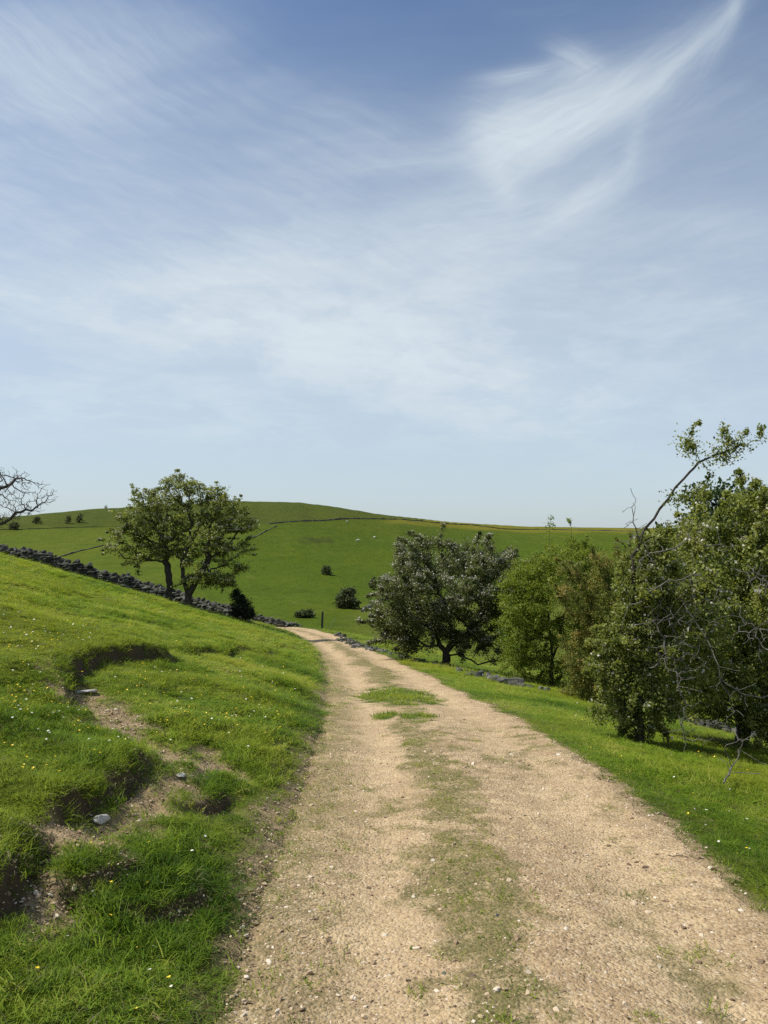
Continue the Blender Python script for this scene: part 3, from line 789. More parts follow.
# bare tree at the left edge
bx, by = -21.3, 38.5; b = np.array([bx, by, gz(bx, by)])
make_tree('bare_tree', 'leafless grey tree spreading bare twigs above the bank and stone wall', 'tree', b, [stem([b - (0, 0, .2), b + (.1, 0, 1.2), b + (.5, -.1, 2.2)], 4, -1, .05), stem([b + (.5, -.1, 2.25), at(-8, 530, by), at(16, 513, by), at(36, 507, by)], 4, 8, .05),
          stem([b + (.5, -.1, 2.25), at(-20, 505, by), at(0, 488, by), at(22, 478, by)], 4, 8, .05)],
          [(10,490,40,26),(30,498,30,16),(-30,495,60,45),(-80,505,45,40),(10,512,34,14),(48,492,14,10)], by, 23, natt=1900, step=.13, infl=.8, kill=.15, nleaf=0, base_r=.20, tip=.0085, bark=mat_greytwig, depth=.9, floor=False)
# dense dark bush below the pair
b = gy(243, 40.); Y = b[1]
make_tree('bush', 'small dark cone shaped bush on the bank below the pair of hawthorns', 'bush', b, [stem([b - (0, 0, .1), b + (0, 0, .8)], 3)],
          [(241,608,9,10),(245,613,9,7),(238,598,5,8),(236,612,6,6),(237,592,2,4),(250,617,5,4)], Y, 24, 'ever', 160, .15, .9, .18, 7000, .085, .10, 1., .05, .008)
# blossoming hawthorn below the track
b = gp(445, 666); Y = b[1]
make_tree('hawthorn_tree', 'broad dark hawthorn with white blossom in the middle, leaning over the tumbled stones', 'tree', b,
          [stem([b - (0, 0, .2), at(447, 655, Y), at(438, 640, Y)], 3), stem([at(446, 652, Y), at(466, 632, Y), at(480, 615, Y)], 3, 3), stem([at(447, 655, Y), at(462, 655, Y, -.3), at(478, 664, Y, -.5), at(500, 660, Y, -.4)], 4, 2, .02)],
          [(445,588,62,46),(408,602,42,36),(488,588,36,42),(428,556,40,20),(394,624,24,24),(480,552,34,16),(502,622,20,26),(420,640,36,16),(470,630,38,20),(384,610,14,18),(512,565,14,10),(440,540,12,7),(440,618,52,20),(468,640,28,12),(412,628,30,14)], Y, 25, 'hawd', 800, .18, 1.3, .24, 125000, .062, .125, .75, .15, .006, 16000, .052, depth=.95, shoots=120, slen=6)
# fresh green bush
b = gp(552, 688); Y = b[1]
make_tree('bush', 'bright fresh green bush beside the verge right of the blossoming hawthorn', 'bush', b, [stem([b - (0, 0, .1), at(552, 660, Y), at(552, 625, Y)], 3), stem([at(552, 660, Y), at(548, 580, Y), at(549, 532, Y), at(551, 518, Y)], 4, 3, .02), stem([at(552, 660, Y), at(572, 580, Y), at(571, 526, Y)], 4, 3, .02)],
          [(550,602,44,50),(524,640,24,34),(582,640,32,38),(568,566,44,24),(530,584,24,28),(528,595,20,30),(590,600,24,40),(545,668,34,14),(575,552,14,10),(551,526,3,7),(515,610,16,40),(515,665,16,22),(590,568,16,24),(560,690,40,12),(600,650,20,36)], Y, 26, 'green', 1200, .11, .9, .13, 120000, .050, .095, .8, .06, .005, depth=1., tonevar=.14, shoots=120, slen=7)
# bronze tinted bush
b = gp(607, 706); Y = b[1]
make_tree('bush', 'olive and bronze leaved bush standing between the bright green bush and the leaning hawthorn', 'bush', b, [stem([b - (0, 0, .1), at(607, 680, Y), at(610, 640, Y)], 3)],
          [(612,612,34,48),(598,660,34,36),(588,690,26,18),(632,640,24,60),(596,570,34,20),(630,558,26,14),(575,600,20,30),(650,560,20,14),(618,690,36,24),(578,694,22,10),(580,660,20,24),(645,600,24,50),(640,570,20,24),(650,690,24,40)], Y, 27, 'brown', 1000, .10, .8, .12, 110000, .042, .075, .8, .05, .005, tonevar=.2, shoots=120, slen=8)
# leaning hawthorn with the long bare limb
b = gp(640, 742); Y = b[1]
ln = [b - (0, 0, .2), at(638, 700, Y), at(636, 640, Y), at(634, 590, Y), at(633, 556, Y), at(646, 530, Y), at(668, 498, Y), at(690, 470, Y), at(705, 460, Y), at(722, 452, Y), at(740, 445, Y)]
make_tree('leaning_hawthorn', 'leaning hawthorn with one long limb, leafy at its tip, reaching out above the hedge', 'tree', b,
          [stem(ln, 3, -1, .012), stem([at(667, 500, Y), at(690, 496, Y), at(705, 488, Y)], 3, 18, .01), stem([at(700, 462, Y), at(692, 448, Y), at(686, 444, Y)], 3, 23, .01), stem([at(640, 540, Y), at(660, 535, Y), at(700, 524, Y)], 3, 14, .01)],
          [(742,445,23,7),(722,456,18,7),(758,440,11,4),(722,434,4,5),(748,434,11,4),(688,446,5,4),(704,466,9,4),(676,490,7,5),(658,510,8,6),(646,528,8,7),(694,456,5,5),(652,552,20,12),(640,690,24,44),(632,640,18,46),(640,588,20,34),(656,620,24,42),(650,728,14,14),(625,706,22,20),(600,712,18,9),(664,690,14,20),(668,735,8,7),(618,742,9,6),(612,660,14,34)], Y, 28, 'haw', 700, .09, .6, .10, 52000, .034, .060, .9, .066, .0035, 1500, .028, depth=.55, outl=1.45, shoots=110, slen=7, extra=lambda q: np.where(q[:, 2] > EYE + .15, .6, 1.))
# big blossoming hawthorn at the right
b = gy(742, 11.2); Y = b[1]
root, nd, pr, rd = make_tree('hawthorn_tree', 'large tangled hawthorn with white blossom and bleached dead twigs at the right', 'tree', b,
          [stem([b - (0, 0, .2), at(742, 715, Y), at(738, 690, Y)], 3), stem([at(738, 695, Y), at(715, 650, Y), at(690, 600, Y)], 4, 5), stem([at(740, 695, Y), at(770, 640, Y), at(790, 590, Y)], 4, 5)],
          [(722,600,66,80),(690,566,48,36),(758,532,46,40),(772,625,56,76),(690,640,42,42),(830,585,66,86),(748,506,30,16),(660,600,24,36),(716,680,40,22),(770,690,40,20),(730,706,40,17,-.5),(770,716,34,16,-.4),(700,700,26,14,-.8),(668,680,22,34),(735,520,20,20),(790,510,30,16),(650,560,18,20),(664,620,26,56,-1.),(690,678,34,24,-.9),(700,540,30,20),(730,640,40,46,-.9),(664,575,24,30,-.7),(684,640,26,44,-1.9),(674,596,24,36,-1.8),(704,590,34,44,-1.4),(694,690,24,20,-1.8),(672,712,14,12,-1.9),(675,548,22,16,-.3),(705,522,24,16),(640,600,16,40,-.5),(700,700,40,16),(760,706,50,16),(820,700,50,30),(655,700,16,22)], Y, 29, 'haw', 2200, .13, 1.0, .16, 190000, .045, .078, .85, .10, .0040, 5200, .042, depth=.95, shoots=260, slen=7, tonevar=.2)
rgd = np.random.default_rng(77)
def dead_branch(name, parent, lines, Yd, seed, r0, spread, n, origin):
    rng = np.random.default_rng(seed); st = []; cnt = 0
    for pl in lines:
        P, _ = stem([at(u, v, Yd, dy - .85) for (u, v, dy) in pl], 4, -1, .018, rng); st.append((P, -1)); cnt += len(P)
    allp = np.concatenate([p for p, _ in st])
    att = allp[rng.integers(0, len(allp), n)] + rng.normal(0, spread, (n, 3))
    nodes, par = colonize(st, att, .055, .4, .05, 30, rng, .18)
    r = pipe_radii(nodes, par, .0030, 2.3); r = np.minimum(r, r0)
    v, q = tubes(nodes, par, r)
    return obj_from(name, v - np.asarray(origin), q, [mat_deadwood], parent, smooth_shade=True)
RANDOM_TWIGS = []
for _ in range(9):
    u0, v0 = rgd.uniform(645, 765), rgd.uniform(560, 690); a_ = rgd.uniform(-.4, 1.3) + (math.pi if rgd.random() < .25 else 0); l_ = rgd.uniform(28, 70); d0 = -1.25 - rgd.random() * .35
    RANDOM_TWIGS.append([[(u0, v0, d0), (u0 + .5 * l_ * math.cos(a_), v0 + .5 * l_ * math.sin(a_) - 3, d0 - .05), (u0 + l_ * math.cos(a_ + .2), v0 + l_ * math.sin(a_ + .2), d0 - .1)]])
for i, ls in enumerate([[[(680,596,-1.3),(706,640,-1.5),(720,676,-1.6),(734,712,-1.6),(712,728,-1.6)]], [[(676,668,-1.5),(682,705,-1.5),(684,728,-1.5),(694,744,-1.5)], [(680,718,-1.5),(686,744,-1.5)]],
                         [[(722,680,-1.5),(745,694,-1.5),(775,702,-1.4),(800,708,-1.4)]], [[(636,604,-1.4),(666,582,-1.5),(700,576,-1.5),(722,590,-1.5)], [(690,580,-1.5),(700,620,-1.5)]], [[(650,668,-1.4),(672,655,-1.5),(690,668,-1.5)]],
                         [[(640,560,-1.2),(690,540,-1.4),(730,548,-1.4)]]] + RANDOM_TWIGS):
    dead_branch('dead_branch', root, ls, Y, 60 + i, .008, .13, 34, b)
# dark tree behind
Y = 26.; p = at(712, 560, Y); b = np.array([p[0], p[1], gz(p[0], p[1])])
make_tree('dark_tree', 'dark green tree rising behind the blossoming hawthorn hedge on the right', 'tree', b, [stem([b - (0, 0, .2), b + (0, 0, 2.), b + (0, 0, 4.)], 4)],
          [(706,510,26,20),(728,502,20,14),(745,515,30,25),(715,540,34,34),(760,560,40,50),(700,590,30,40),(692,520,10,12)], Y, 30, 'ash', 420, .3, 1.6, .34, 15000, .16, .26, .8, .2, .01)
# bushes across the valley
def far_bush(u, v, ru, rv, label, seed, name='bush', cat='bush', n=2600, group='bushes scattered over the far hillside'):
    b = gp(u, v + rv * .95); Y = b[1]; m = Y / F
    make_tree(name, label, cat, b, [stem([b - (0, 0, .2), b + (0, 0, rv * m * .5)], 3)],
              [(u, v, ru * .8, rv * .8), (u - ru * .45, v + rv * .35, ru * .5, rv * .55), (u + ru * .45, v + rv * .35, ru * .5, rv * .55), (u + ru * .15, v - rv * .4, ru * .45, rv * .5)],
              Y, seed, 'far', 90, ru * m * .16, ru * m, ru * m * .2, n, ru * m * .17, ru * m * .13, .8, ru * m * .06, ru * m * .006, group=group, floor=False)
far_bush(347, 598, 13, 11, 'largest rounded grey green bush at the foot of the far pasture', 101, n=6000)
far_bush(327, 570, 6.5, 5, 'small lone dark thorn bush in the middle of the far pasture', 102)
far_bush(373, 583, 5, 7, 'narrow dark bush right of the largest bush in the valley', 103)
far_bush(14, 525, 6, 5, 'dark bush low on the rough upper hill behind the bare tree twigs', 104, n=1200)
far_bush(37, 520, 5, 4, 'paler scrub bush alone on the rough hill right of the bare tree', 105, n=1200)
far_bush(68, 519, 4, 5, 'left one of two bushes side by side on the rough hill top', 106, n=1200)
far_bush(80, 518, 5, 5, 'right one of two bushes side by side on the rough hill top', 107, n=1200)
far_bush(106, 507, 2, 2.4, 'tiny dark bush standing on the hill skyline', 108, n=600)
far_bush(305, 614, 11, 4, 'low wide bush at the valley bottom beyond the gatepost', 109, n=2400)

# ------------------------------------------------------------------ walls and loose stone
rs = np.random.default_rng(15)
def along(P, n):
    P = np.array(P, float); L = np.concatenate([[0], np.cumsum(np.linalg.norm(np.diff(P, axis=0), axis=1))]); s = np.linspace(0, L[-1], n)
    return np.stack([np.interp(s, L, P[:, k]) for k in range(2)], 1), L[-1], s
# stone wall behind the bank: its ground line is hidden, so it is set out just beyond the crest
wp = []
for u, v in [(-40,543),(0,547.5),(42,550.5),(75,561),(110,571),(150,583.5),(190,596),(228,606),(246,613)]:
    a = ray(u, v)[0]; Yw = 44.6 if u < 150 else 44.6 - (u - 150) * .03
    wp.append((a * Yw, Yw, EYE + ray(u, v)[1] * Yw - .24))
wp = np.array(wp); items = []
S, Lw, sN = along(wp[:, :2], 110); TOP = np.interp(sN, np.concatenate([[0], np.cumsum(np.linalg.norm(np.diff(wp[:, :2], axis=0), axis=1))]), wp[:, 2])
for i, (p, top) in enumerate(zip(S, TOP)):
    g0 = gz(*p) - .1; top = top + .22 * fbm(np.array([p[0] * .45]), np.array([3.]), 3)[0] + rs.normal(0, .05)
    zz = g0
    while zz < top:
        hh = rs.uniform(.10, .19)
        for side in (-.16, .16):
            items.append((p[0] + rs.normal(0, .05), p[1] + side + rs.normal(0, .03), zz + hh / 2, (rs.uniform(.17, .34), rs.uniform(.15, .22), hh * .60), rs.normal(0, .3), rs.normal(0, .15)))
        zz += hh
    items.append((p[0], p[1], zz + .05, (rs.uniform(.1, .2), rs.uniform(.16, .24), rs.uniform(.10, .18)), rs.normal(0, .5), rs.normal(0, .4)))
o0 = np.array([S[60][0], S[60][1], gz(*S[60])])
ob = stones_obj('dry_stone_wall', [(a - o0[0], b_ - o0[1], c - o0[2], s, y, t) for a, b_, c, s, y, t in items], mat_wall, rs); ob.location = o0
tag(ob, 'dark dry stone wall running down behind the bank and the pair of hawthorns', 'wall')
# tumbled wall under the hedge
def heap(label, px, n, sz, spread, hgt, name='tumbled_stone_wall', cat='wall', group=None, mat=None, fn=gp):
    P = [gp(u, v)[:2] for u, v in px]; S, L, _ = along(P, n); it = []
    for p in S:
        q = p + rs.normal(0, spread, 2); s = sz * rs.uniform(.5, 1.25); h = gz(*q) + s * .05 + hgt * rs.random() ** 1.5 * max(0, 1 - np.hypot(*(q - p)) / (2 * spread + 1e-6))
        it.append((q[0], q[1], h, (s * rs.uniform(.8, 1.3), s * rs.uniform(.7, 1.1), s * rs.uniform(.45, .75)), rs.uniform(0, 6.28), rs.normal(0, .3)))
    o0 = np.array([S[n // 2][0], S[n // 2][1], gz(*S[n // 2])])
    ob = stones_obj(name, [(a - o0[0], b_ - o0[1], c - o0[2], s, y, t) for a, b_, c, s, y, t in it], mat or mat_wall, rs); ob.location = o0
    return tag(ob, label, cat, group)
heap('tumbled line of grey stones along the right verge below the middle hawthorn', [(340,640),(362,647),(385,653),(408,659),(436,667),(462,672),(488,680),(512,687),(545,692)], 190, .13, .20, .15)
heap('big mossy heap of fallen wall stones right of the middle hawthorn trunk', [(488,679),(502,682),(522,689)], 34, .17, .20, .20, 'stone_heap', 'stones')
heap('small pale stone heap at the verge between gatepost and middle hawthorn', [(337,636),(342,637)], 16, .20, .10, .25, 'stone_heap', 'stones')
heap('low grey stone wall crossing the slope below the big right hawthorn', [(684,722),(710,728),(740,735),(775,743),(820,752)], 130, .12, .10, .26)
# wall along the valley side beyond the track's end
def field_wall(label, px, h, w, fn=base, group='stone walls dividing the far fields', mat=None, name='field_wall', gaps=0.):
    P = np.array([cast(u, v, fn, 60, 1200) for u, v in px]); n = int(max(20, min(240, np.linalg.norm(np.diff(P, axis=0), axis=1).sum() / .9))); S, L, s = along(P, n)
    T = np.gradient(S, axis=0); T /= np.linalg.norm(T, axis=1)[:, None]; N_ = np.stack([-T[:, 1], T[:, 0]], 1)
    hh = h * (.75 + 1.1 * fbm(s / 4., s * 0 + len(px), 3)) * rs.uniform(.8, 1.2, n); vs = []
    for i in range(n):
        p = S[i]; g0 = float(fn(np.array([p[0]]), np.array([p[1]]))[0]) - .3; ww = w * rs.uniform(.8, 1.2)
        for k, z in ((-1, 0), (-.7, hh[i] + .3), (.7, hh[i] + .3), (1, 0)):
            q = p + N_[i] * k * ww / 2; vs.append((q[0], q[1], g0 + z))
    vs = np.array(vs); o0 = vs[0].copy(); ii = np.arange(4 * n).reshape(n, 4)
    q = np.concatenate([np.stack([ii[:-1, k], ii[1:, k], ii[1:, (k + 1) % 4], ii[:-1, (k + 1) % 4]], -1) for k in range(4)] + [ii[:1], ii[-1:, ::-1]])
    ob = obj_from(name, vs - o0, q[:, ::-1], [mat or mat_wall], attrs={'tone': np.repeat(rs.random(n), 4)}); ob.location = o0
    return tag(ob, label, 'wall', group)
field_wall('far field wall across the top of the main pasture below the skyline', [(268,524),(290,522),(319,521),(345,519),(374,519),(420,521),(470,525),(540,529.6),(640,531.6)], .75, .7)
field_wall('far wall slanting down the hillside right of the pair of hawthorns', [(238,546),(252,538),(266,531),(277,526)], .5, .6, mat=mat_far)
field_wall('far wall dividing the rough hill from the greener field at the left', [(-60,531),(0,530),(50,528.5),(105,527),(140,526.5)], .35, .5, mat=mat_far)
field_wall('short pale wall seen between the stone wall and the left hawthorn', [(60,557),(80,551),(106,545)], .45, .5, mat=mat_wall)
field_wall('wall at the valley bottom left of the big rounded bush', [(362,612),(372,606),(385,600),(410,596)], .8, .7)
p0 = [at(236, 615, 60.), at(258, 617.5, 60.), at(280, 622, 59.5), at(300, 627, 60.)]
it = []
S, L, s = along([p[:2] for p in p0], 60)
for p, top in zip(S, np.interp(np.linspace(0, 1, 60), np.linspace(0, 1, 4), [p[2] for p in p0])):
    zz = gz(*p) - .1
    while zz < top:
        hh = rs.uniform(.16, .26); it.append((p[0] + rs.normal(0, .05), p[1] + rs.normal(0, .1), zz + hh / 2, (rs.uniform(.18, .3), rs.uniform(.2, .3), hh * .6), rs.normal(0, .3), rs.normal(0, .2))); zz += hh
if it:
    o0 = np.array([S[30][0], S[30][1], gz(*S[30])])
    ob = stones_obj('dry_stone_wall', [(a - o0[0], b_ - o0[1], c - o0[2], s_, y, t) for a, b_, c, s_, y, t in it], mat_wall, rs); ob.location = o0
    tag(ob, 'low grey stone wall just beyond the far end of the track', 'wall')
# single stones
mat_tan = stone_material('tan_limestone', (.42, .34, .24), (.50, .42, .30), .0, .2)
def stone(u, v, s, label, mat, seed, name='stone', flatn=.6, group=None):
    p = gp(u, v); r_ = np.random.default_rng(seed)
    ob = obj_from(name, rot_z(stone_verts(r_, (s, s * .75, s * flatn)), r_.uniform(0, 6), .2), ICF, [mat], attrs={'tone': np.full(len(ICV), .6)})
    ob.location = (p[0], p[1], p[2] + s * flatn * .3); return tag(ob, label, 'stone', group)
stone(101, 822, .045, 'small bright white stone lying in the bare eroded path on the bank', mat_pale, 1, flatn=.7)
stone(86, 693, .11, 'pale flat stone just below the upper dark scarp on the bank', mat_pale, 2, flatn=.25)
stone(180, 776, .05, 'pale flat stone on bare soil right of the lower scarp', mat_pale, 3, flatn=.3)
stone(162, 613, .16, 'pale flat stone in the grass left of the hawthorn trunks', mat_pale, 4, flatn=.25)
stone(498, 917, .018, 'dark pebble on the trodden middle of the track', mat_wall, 5)
stone(528, 974, .020, 'tan flat stone nearest in the middle of the track', mat_tan, 6, flatn=.4)
stone(659, 968, .020, 'tan angular stone in the right hand rut near the bottom', mat_tan, 7, flatn=.45)
stone(444, 975, .016, 'small dark pebble in the left rut near the bottom', mat_wall, 8)
# tussocks and eroded lumps keep to the relief; gatepost and leaning stake beyond the bend
def post(u, v, hpx, w, label, name, lean, mat, seed):
    p = gp(u, v); h = hpx / F * p[1]; r_ = np.random.default_rng(seed); k = 8; rings = []
    zs = np.array([-.25, 0, .3, .6, .85, .97, 1.0]) * h
    for z in zs:
        a = np.linspace(0, 6.283, k, endpoint=False); sq = 1 / np.maximum(np.abs(np.cos(a)), np.abs(np.sin(a))) ** .7
        rr_ = w / 2 * sq * (1 - .10 * z / h) * (1 + .06 * r_.normal(size=k)) * (.72 if z == h else 1)
        rings.append(np.stack([rr_ * np.cos(a) + lean * z, rr_ * np.sin(a), np.full(k, z) + (r_.normal(0, .012, k) if z == h else 0)], 1))
    v_ = np.concatenate(rings); ii = np.arange(len(zs) * k).reshape(-1, k)
    q = np.stack([ii[:-1], np.roll(ii, -1, 1)[:-1], np.roll(ii, -1, 1)[1:], ii[1:]], -1).reshape(-1, 4)
    ob = obj_from(name, v_, [q, ii[-1:]], [mat]); ob.location = p; return tag(ob, label, 'post')
mat_post = bark_material('weathered_oak', (.035, .030, .025), (.085, .075, .062), (.13, .13, .11))
mat_stake = bark_material('pale_split_wood', (.20, .17, .12), (.34, .29, .21), (.3, .28, .22))
post(322, 629, 17.5, .36, 'stout dark gatepost standing upright beside the bend of the track', 'gatepost', .03, mat_post, 3)
post(328.5, 630, 12, .11, 'thin pale wooden stake leaning beside the dark gatepost', 'wooden_stake', .62, mat_stake, 4)
# sheep
def sheep_mesh():
    bm = bmesh.new()
    me = bpy.data.meshes.new('sheep'); sk = [((0, -.42, .72), .24), ((0, -.15, .74), .30), ((0, .18, .74), .29), ((0, .42, .74), .22), ((0, .62, .66), .13), ((0, .80, .40), .10), ((0, .93, .22), .06)]
    vs = [bm.verts.new(p) for p, _ in sk]; rad = [r for _, r in sk]; ed = [(i, i + 1) for i in range(6)]
    for sx in (-.13, .13):
        for yb, yi in ((-.34, 0), (.34, 3)):
            c = len(vs)
            vs += [bm.verts.new((sx, yb, .46)), bm.verts.new((sx, yb - .03, .24)), bm.verts.new((sx, yb, .02))]; rad += [.085, .05, .045]; ed += [(yi, c), (c, c + 1), (c + 1, c + 2)]
    for sx in (-1, 1):
        c = len(vs); vs.append(bm.verts.new((sx * .14, .80, .47))); rad.append(.03); ed.append((5, c))
    for a, b_ in ed: bm.edges.new((vs[a], vs[b_]))
    bm.to_mesh(me); bm.free(); o = bpy.data.objects.new('sheep', me); COL.objects.link(o)
    md = o.modifiers.new('s', 'SKIN'); sv = me.skin_vertices[0].data
    for i, r in enumerate(rad): sv[i].radius = (r, r)
    sv[1].use_root = True
    o.modifiers.new('d', 'SUBSURF').levels = 1
    dg = bpy.context.evaluated_depsgraph_get(); m2 = bpy.data.meshes.new_from_object(o.evaluated_get(dg)); bpy.data.objects.remove(o)
    for p in m2.polygons: p.use_smooth = True
    m, g = material('sheep_fleece'); pos = g.n('ShaderNodeNewGeometry').outputs['Position']
    g.out(g.bsdf(g.mix(g.noise(pos, 9., 4), (.46, .43, .37), (.66, .63, .55)), .95, g.bump(g.noise(pos, 30., 3), .8, .03), .05)); m2.materials.append(m); return m2
SM = sheep_mesh()
for i, (u, v, rz, lb) in enumerate([(374.4, 538.5, 1.2, 'white sheep grazing in the far pasture, the brighter of the two in mid slope'), (358, 541.5, 1.9, 'white sheep grazing lowest of the flock on the far pasture'), (347, 522.5, -1.3, 'white sheep grazing highest, close under the far field wall'), (399, 540, 2.2, 'white sheep grazing furthest along towards the blossoming hawthorn')]):
    p = cast(u, v, base, 100, 900); o = link(bpy.data.objects.new('sheep', SM)); o.location = (p[0], p[1], float(base(np.array([p[0]]), np.array([p[1]]))[0])); o.rotation_euler = (0, 0, rz); o.scale = (1.15,) * 3
    tag(o, lb, 'sheep', 'sheep grazing on the far hillside')
# sticks
def stick(pl, r0, label, name, seed, n=6, spread=.08, cat='branch', mat=None):
    rng = np.random.default_rng(seed); P = []
    for u, v, h in pl: q = gp(u, v); P.append(q + (0, 0, h))
    st = [stem(P, 4, -1, .006, rng)]; a = st[0][0]; att = a[rng.integers(1, len(a), n)] + rng.normal(0, spread, (n, 3)) + (0, 0, spread * .5)
    nodes, par = colonize(st, att, .03, .3, .035, 20, rng, .3); r = np.clip(pipe_radii(nodes, par, r0 * .35, 2.2), 0, r0); v_, q_ = tubes(nodes, par, r)
    ob = obj_from(name, v_ - P[0], q_, [mat or mat_deadwood], smooth_shade=True); ob.location = P[0]; return tag(ob, label, cat)
stick([(724,795,.10),(732,783,.14),(741,775,.25)], .008, 'bleached forked branch lying on the shaded grass at the right', 'fallen_branch', 4, 14, .16)
stick([(668,857,.012),(688,859,.012)], .006, 'short dark twig lying on the right edge of the track', 'twig', 5, 2, .02, 'twig', mat_bark)
stick([(20,860,.02),(42,853,.03)], .005, 'thin pale twig lying in the bare eroded path on the bank', 'twig', 6, 2, .02, 'twig', mat_deadwood)

# ------------------------------------------------------------------ sky, sun, camera
SUN_AZ = math.atan2(-.99, .03); SUN_EL = math.radians(54)
wd = bpy.data.worlds.new('World'); sc.world = wd; wd.use_nodes = True
g = NT(wd.node_tree)
sky = g.n('ShaderNodeTexSky', sky_type='NISHITA', sun_disc=False, sun_elevation=SUN_EL, sun_rotation=SUN_AZ, altitude=300., air_density=1.0, dust_density=1.6, ozone_density=1.6)
dirn = g.n('ShaderNodeTexCoord').outputs['Generated']
sp = g.n('ShaderNodeSeparateXYZ'); g.put(sp.inputs[0], dirn); dx, dy, dz = sp.outputs
az = g.m('ARCTAN2', dx, dy); el = g.m('ARCSINE', dz)
zc_ = g.m('ADD', g.m('MAXIMUM', dz, 0.), .22)
cp = g.n('ShaderNodeCombineXYZ'); g.put(cp.inputs[0], g.m('DIVIDE', dx, zc_)); g.put(cp.inputs[1], g.m('DIVIDE', dy, zc_)); plane = cp.outputs[0]
wv = g.n('ShaderNodeTexNoise'); g.put(wv.inputs['Vector'], plane); wv.inputs['Scale'].default_value = 1.6; wv.inputs['Detail'].default_value = 5; wv.inputs['Roughness'].default_value = .6
warp = g.vm('SUBTRACT', wv.outputs['Color'], (.5, .5, .5))
ws = g.n('ShaderNodeSeparateXYZ'); g.put(ws.inputs[0], warp); wx, wy, _ = ws.outputs
def sky_dir(u, v):
    a, b_ = ray(u, v); n = math.sqrt(a * a + 1 + b_ * b_); return math.atan2(a, 1.), math.asin(b_ / n)
def blob(u, v, su, sv, ang, wu=.10, wv_=.06, fib=.42):
    """soft elongated patch of cloud in sky direction; su, sv as half widths, ang its slope"""
    a0, e0 = sky_dir(u, v); ca, sa = math.cos(ang), math.sin(ang)
    A = g.m('SUBTRACT', g.m('ADD', az, g.m('MULTIPLY', wx, wu)), a0); E = g.m('SUBTRACT', g.m('ADD', el, g.m('MULTIPLY', wy, wv_)), e0)
    p = g.m('DIVIDE', g.m('ADD', g.m('MULTIPLY', A, ca), g.m('MULTIPLY', E, sa)), su / F); q = g.m('DIVIDE', g.m('SUBTRACT', g.m('MULTIPLY', E, ca), g.m('MULTIPLY', A, sa)), sv / F)
    gau = g.m('POWER', 2.718, g.m('MULTIPLY', g.m('ADD', g.m('MULTIPLY', p, p), g.m('MULTIPLY', q, q)), -1.))
    if not fib: return gau
    cb = g.n('ShaderNodeCombineXYZ'); g.put(cb.inputs[0], g.m('MULTIPLY', p, .9 * su / 80)); g.put(cb.inputs[1], g.m('MULTIPLY', q, 2.3 * sv / 20)); cb.inputs[2].default_value = u * .013
    cb = g.vm('ADD', cb.outputs[0], g.vm('SCALE', warp, scale=1.6))
    f = g.ss(g.noise(cb, 1.0, 8, .60, .35), .28, .74)
    return g.m('MULTIPLY', gau, g.m('ADD', 1 - fib, g.m('MULTIPLY', f, fib * 1.5)))
def streaks(rz, sx, sy, scale, lo, hi, det=6, rough=.62, dist=.4):
    mp = g.n('ShaderNodeMapping'); g.put(mp.inputs[0], g.vm('ADD', plane, g.vm('SCALE', warp, scale=.25))); mp.inputs['Rotation'].default_value = (0, 0, rz); mp.inputs['Scale'].default_value = (sx, sy, 1)
    return g.ss(g.noise(mp.outputs[0], scale, det, rough, dist), lo, hi)
fine = streaks(.5, .6, 1.9, 1.1, .28, .76, 4.5, .52)          # fibres
fine2 = streaks(-.75, .45, 2.0, 1.6, .34, .74, 4.5, .52)
soft = g.ss(g.noise(plane, 1.1, 5, .55, .3), .30, .70)
def S_(*a):
    r = a[0]
    for b_ in a[1:]: r = g.m('ADD', r, b_)
    return r
def mul(a, k): return g.m('MULTIPLY', a, k)
bank = S_(mul(blob(120, 312, 230, 34, -.10), .55), mul(blob(330, 335, 170, 42, -.12), .60), mul(blob(440, 375, 170, 40, -.22), .50), mul(blob(200, 270, 330, 75, -.25), .40), mul(blob(150, 400, 300, 40, 0), .32), mul(blob(480, 280, 200, 50, -.1), .25), mul(blob(650, 330, 260, 90, .1), .22))
mott = g.ss(g.noise(g.vm('ADD', plane, g.vm('SCALE', warp, scale=.5)), 3.2, 5, .6), .36, .66)
bank = g.m('MULTIPLY', g.m('MULTIPLY', bank, g.m('ADD', .50, mul(mott, 1.0))), g.m('ADD', .55, g.m('MULTIPLY', g.m('ADD', mul(soft, .6), mul(fine, .5)), .75)))
wisp = S_(mul(blob(545, 120, 72, 28, .30, .09, .08, .38), .95), mul(blob(505, 135, 40, 26, -.2, .10, .08, .38), .6), mul(blob(610, 98, 70, 18, .45, .06, .05, .42), .65), mul(blob(672, 66, 55, 11, .55, .04, .04, .45), .5), mul(blob(722, 30, 32, 7, .95, .03, .03, .5), .30), mul(blob(735, 5, 14, 5, 1.3, .02, .02, .3), .2), mul(blob(520, 74, 40, 6, .05, .04, .03, .5), .40), mul(blob(575, 60, 26, 11, -.5, .05, .04, .5), .45), mul(blob(582, 198, 46, 12, .40, .06, .05, .4), .6), mul(blob(470, 230, 120, 40, .25, .1, .1, .5), .3), mul(blob(500, 178, 12, 26, .5, .05, .03, .5), .35), mul(blob(632, 150, 8, 26, -.3, .03, .03, .5), .25), mul(blob(500, 215, 80, 26, .1), .22), mul(blob(400, 160, 110, 14, .08, .05, .04), .22), mul(blob(620, 150, 90, 40, .45), .18))
wisp = g.m('MULTIPLY', wisp, g.m('ADD', .45, mul(g.m('ADD', mul(fine, .5), mul(soft, .6)), .9)))
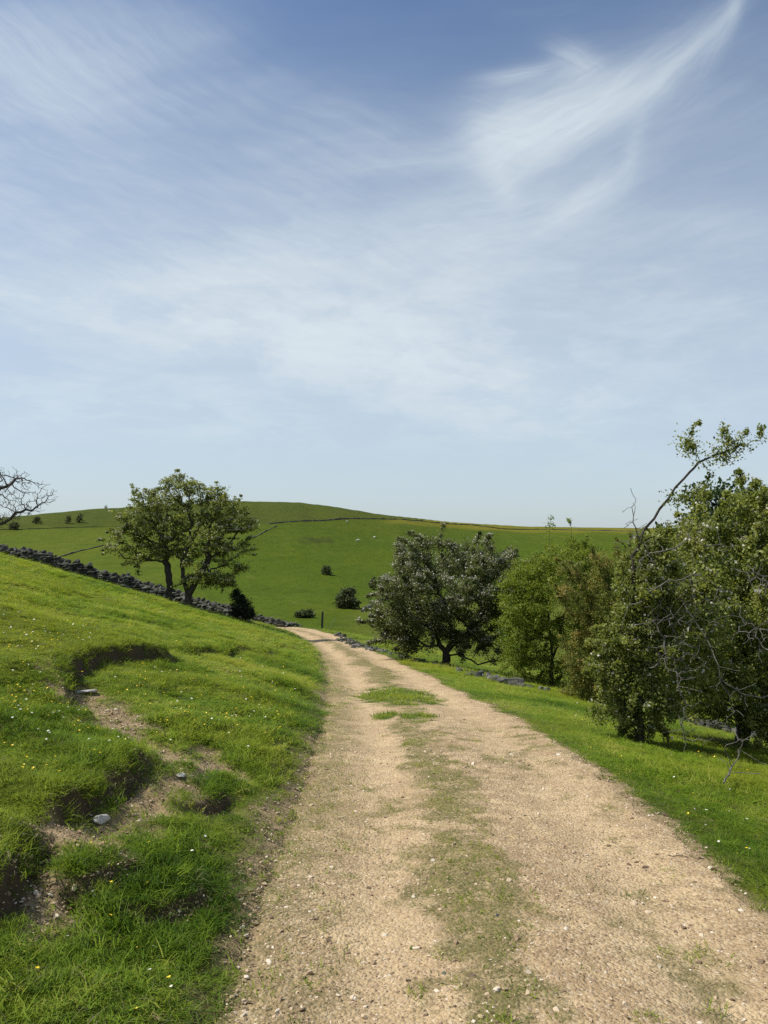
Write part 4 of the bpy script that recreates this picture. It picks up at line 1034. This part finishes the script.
veil = g.m('MULTIPLY', S_(mul(blob(80, 150, 240, 120, -.5), .5), mul(blob(300, 200, 280, 80, -.35), .55), mul(blob(30, 90, 120, 60, -.5), .2), mul(blob(420, 60, 320, 90, 0), .14), mul(blob(680, 180, 140, 110, .2), .16), mul(blob(350, 120, 200, 26, -.3), .25), mul(blob(690, 250, 160, 60, .2), .18)), g.m('ADD', .15, mul(fine2, .85)))
allsky = g.m('MULTIPLY', g.m('MULTIPLY', g.m('ADD', mul(soft, .4), mul(fine, .3)), g.ss(g.m('ABSOLUTE', az), .65, 1.0)), .6)     # rest of the sky, out of the picture
hazeb = mul(g.ss(el, .70, .0), .74)
cl = g.m('SUBTRACT', 1., g.m('POWER', 2.718, g.m('MULTIPLY', S_(bank, wisp, veil, allsky, hazeb), -1.15)))
blue = g.mix(1., sky.outputs[0], SKY_TINT, 'MULTIPLY')
c = g.mix(cl, blue, CLOUD)
bg = g.n('ShaderNodeBackground'); g.put(bg.inputs[0], c); bg.inputs[1].default_value = .072
ow = g.n('ShaderNodeOutputWorld'); g.t.links.new(bg.outputs[0], ow.inputs[0])

sl = bpy.data.lights.new('sun', 'SUN'); sl.energy = 4.1; sl.angle = math.radians(.53); sl.color = (1., .955, .88)
so = link(bpy.data.objects.new('sun', sl))
sd = Vector((math.cos(SUN_EL) * math.sin(SUN_AZ), math.cos(SUN_EL) * math.cos(SUN_AZ), math.sin(SUN_EL)))
so.rotation_euler = sd.to_track_quat('Z', 'Y').to_euler(); so.location = (-20, 10, 30)

cam = bpy.data.cameras.new('camera'); cam.sensor_fit = 'VERTICAL'; cam.sensor_height = 24.; cam.lens = 24. * F / H; cam.clip_start = .05; cam.clip_end = 6000
co = link(bpy.data.objects.new('camera', cam)); co.location = (0, 0, EYE); co.rotation_euler = (math.pi / 2 + PITCH, 0, 0); sc.camera = co
sc.view_settings.view_transform = 'Standard'; sc.view_settings.look = 'None'; sc.view_settings.gamma = 1; sc.view_settings.exposure = EXPO
sc.render.engine = 'CYCLES'; sc.cycles.max_bounces = 6; sc.cycles.transparent_max_bounces = 4; sc.cycles.use_denoising = False
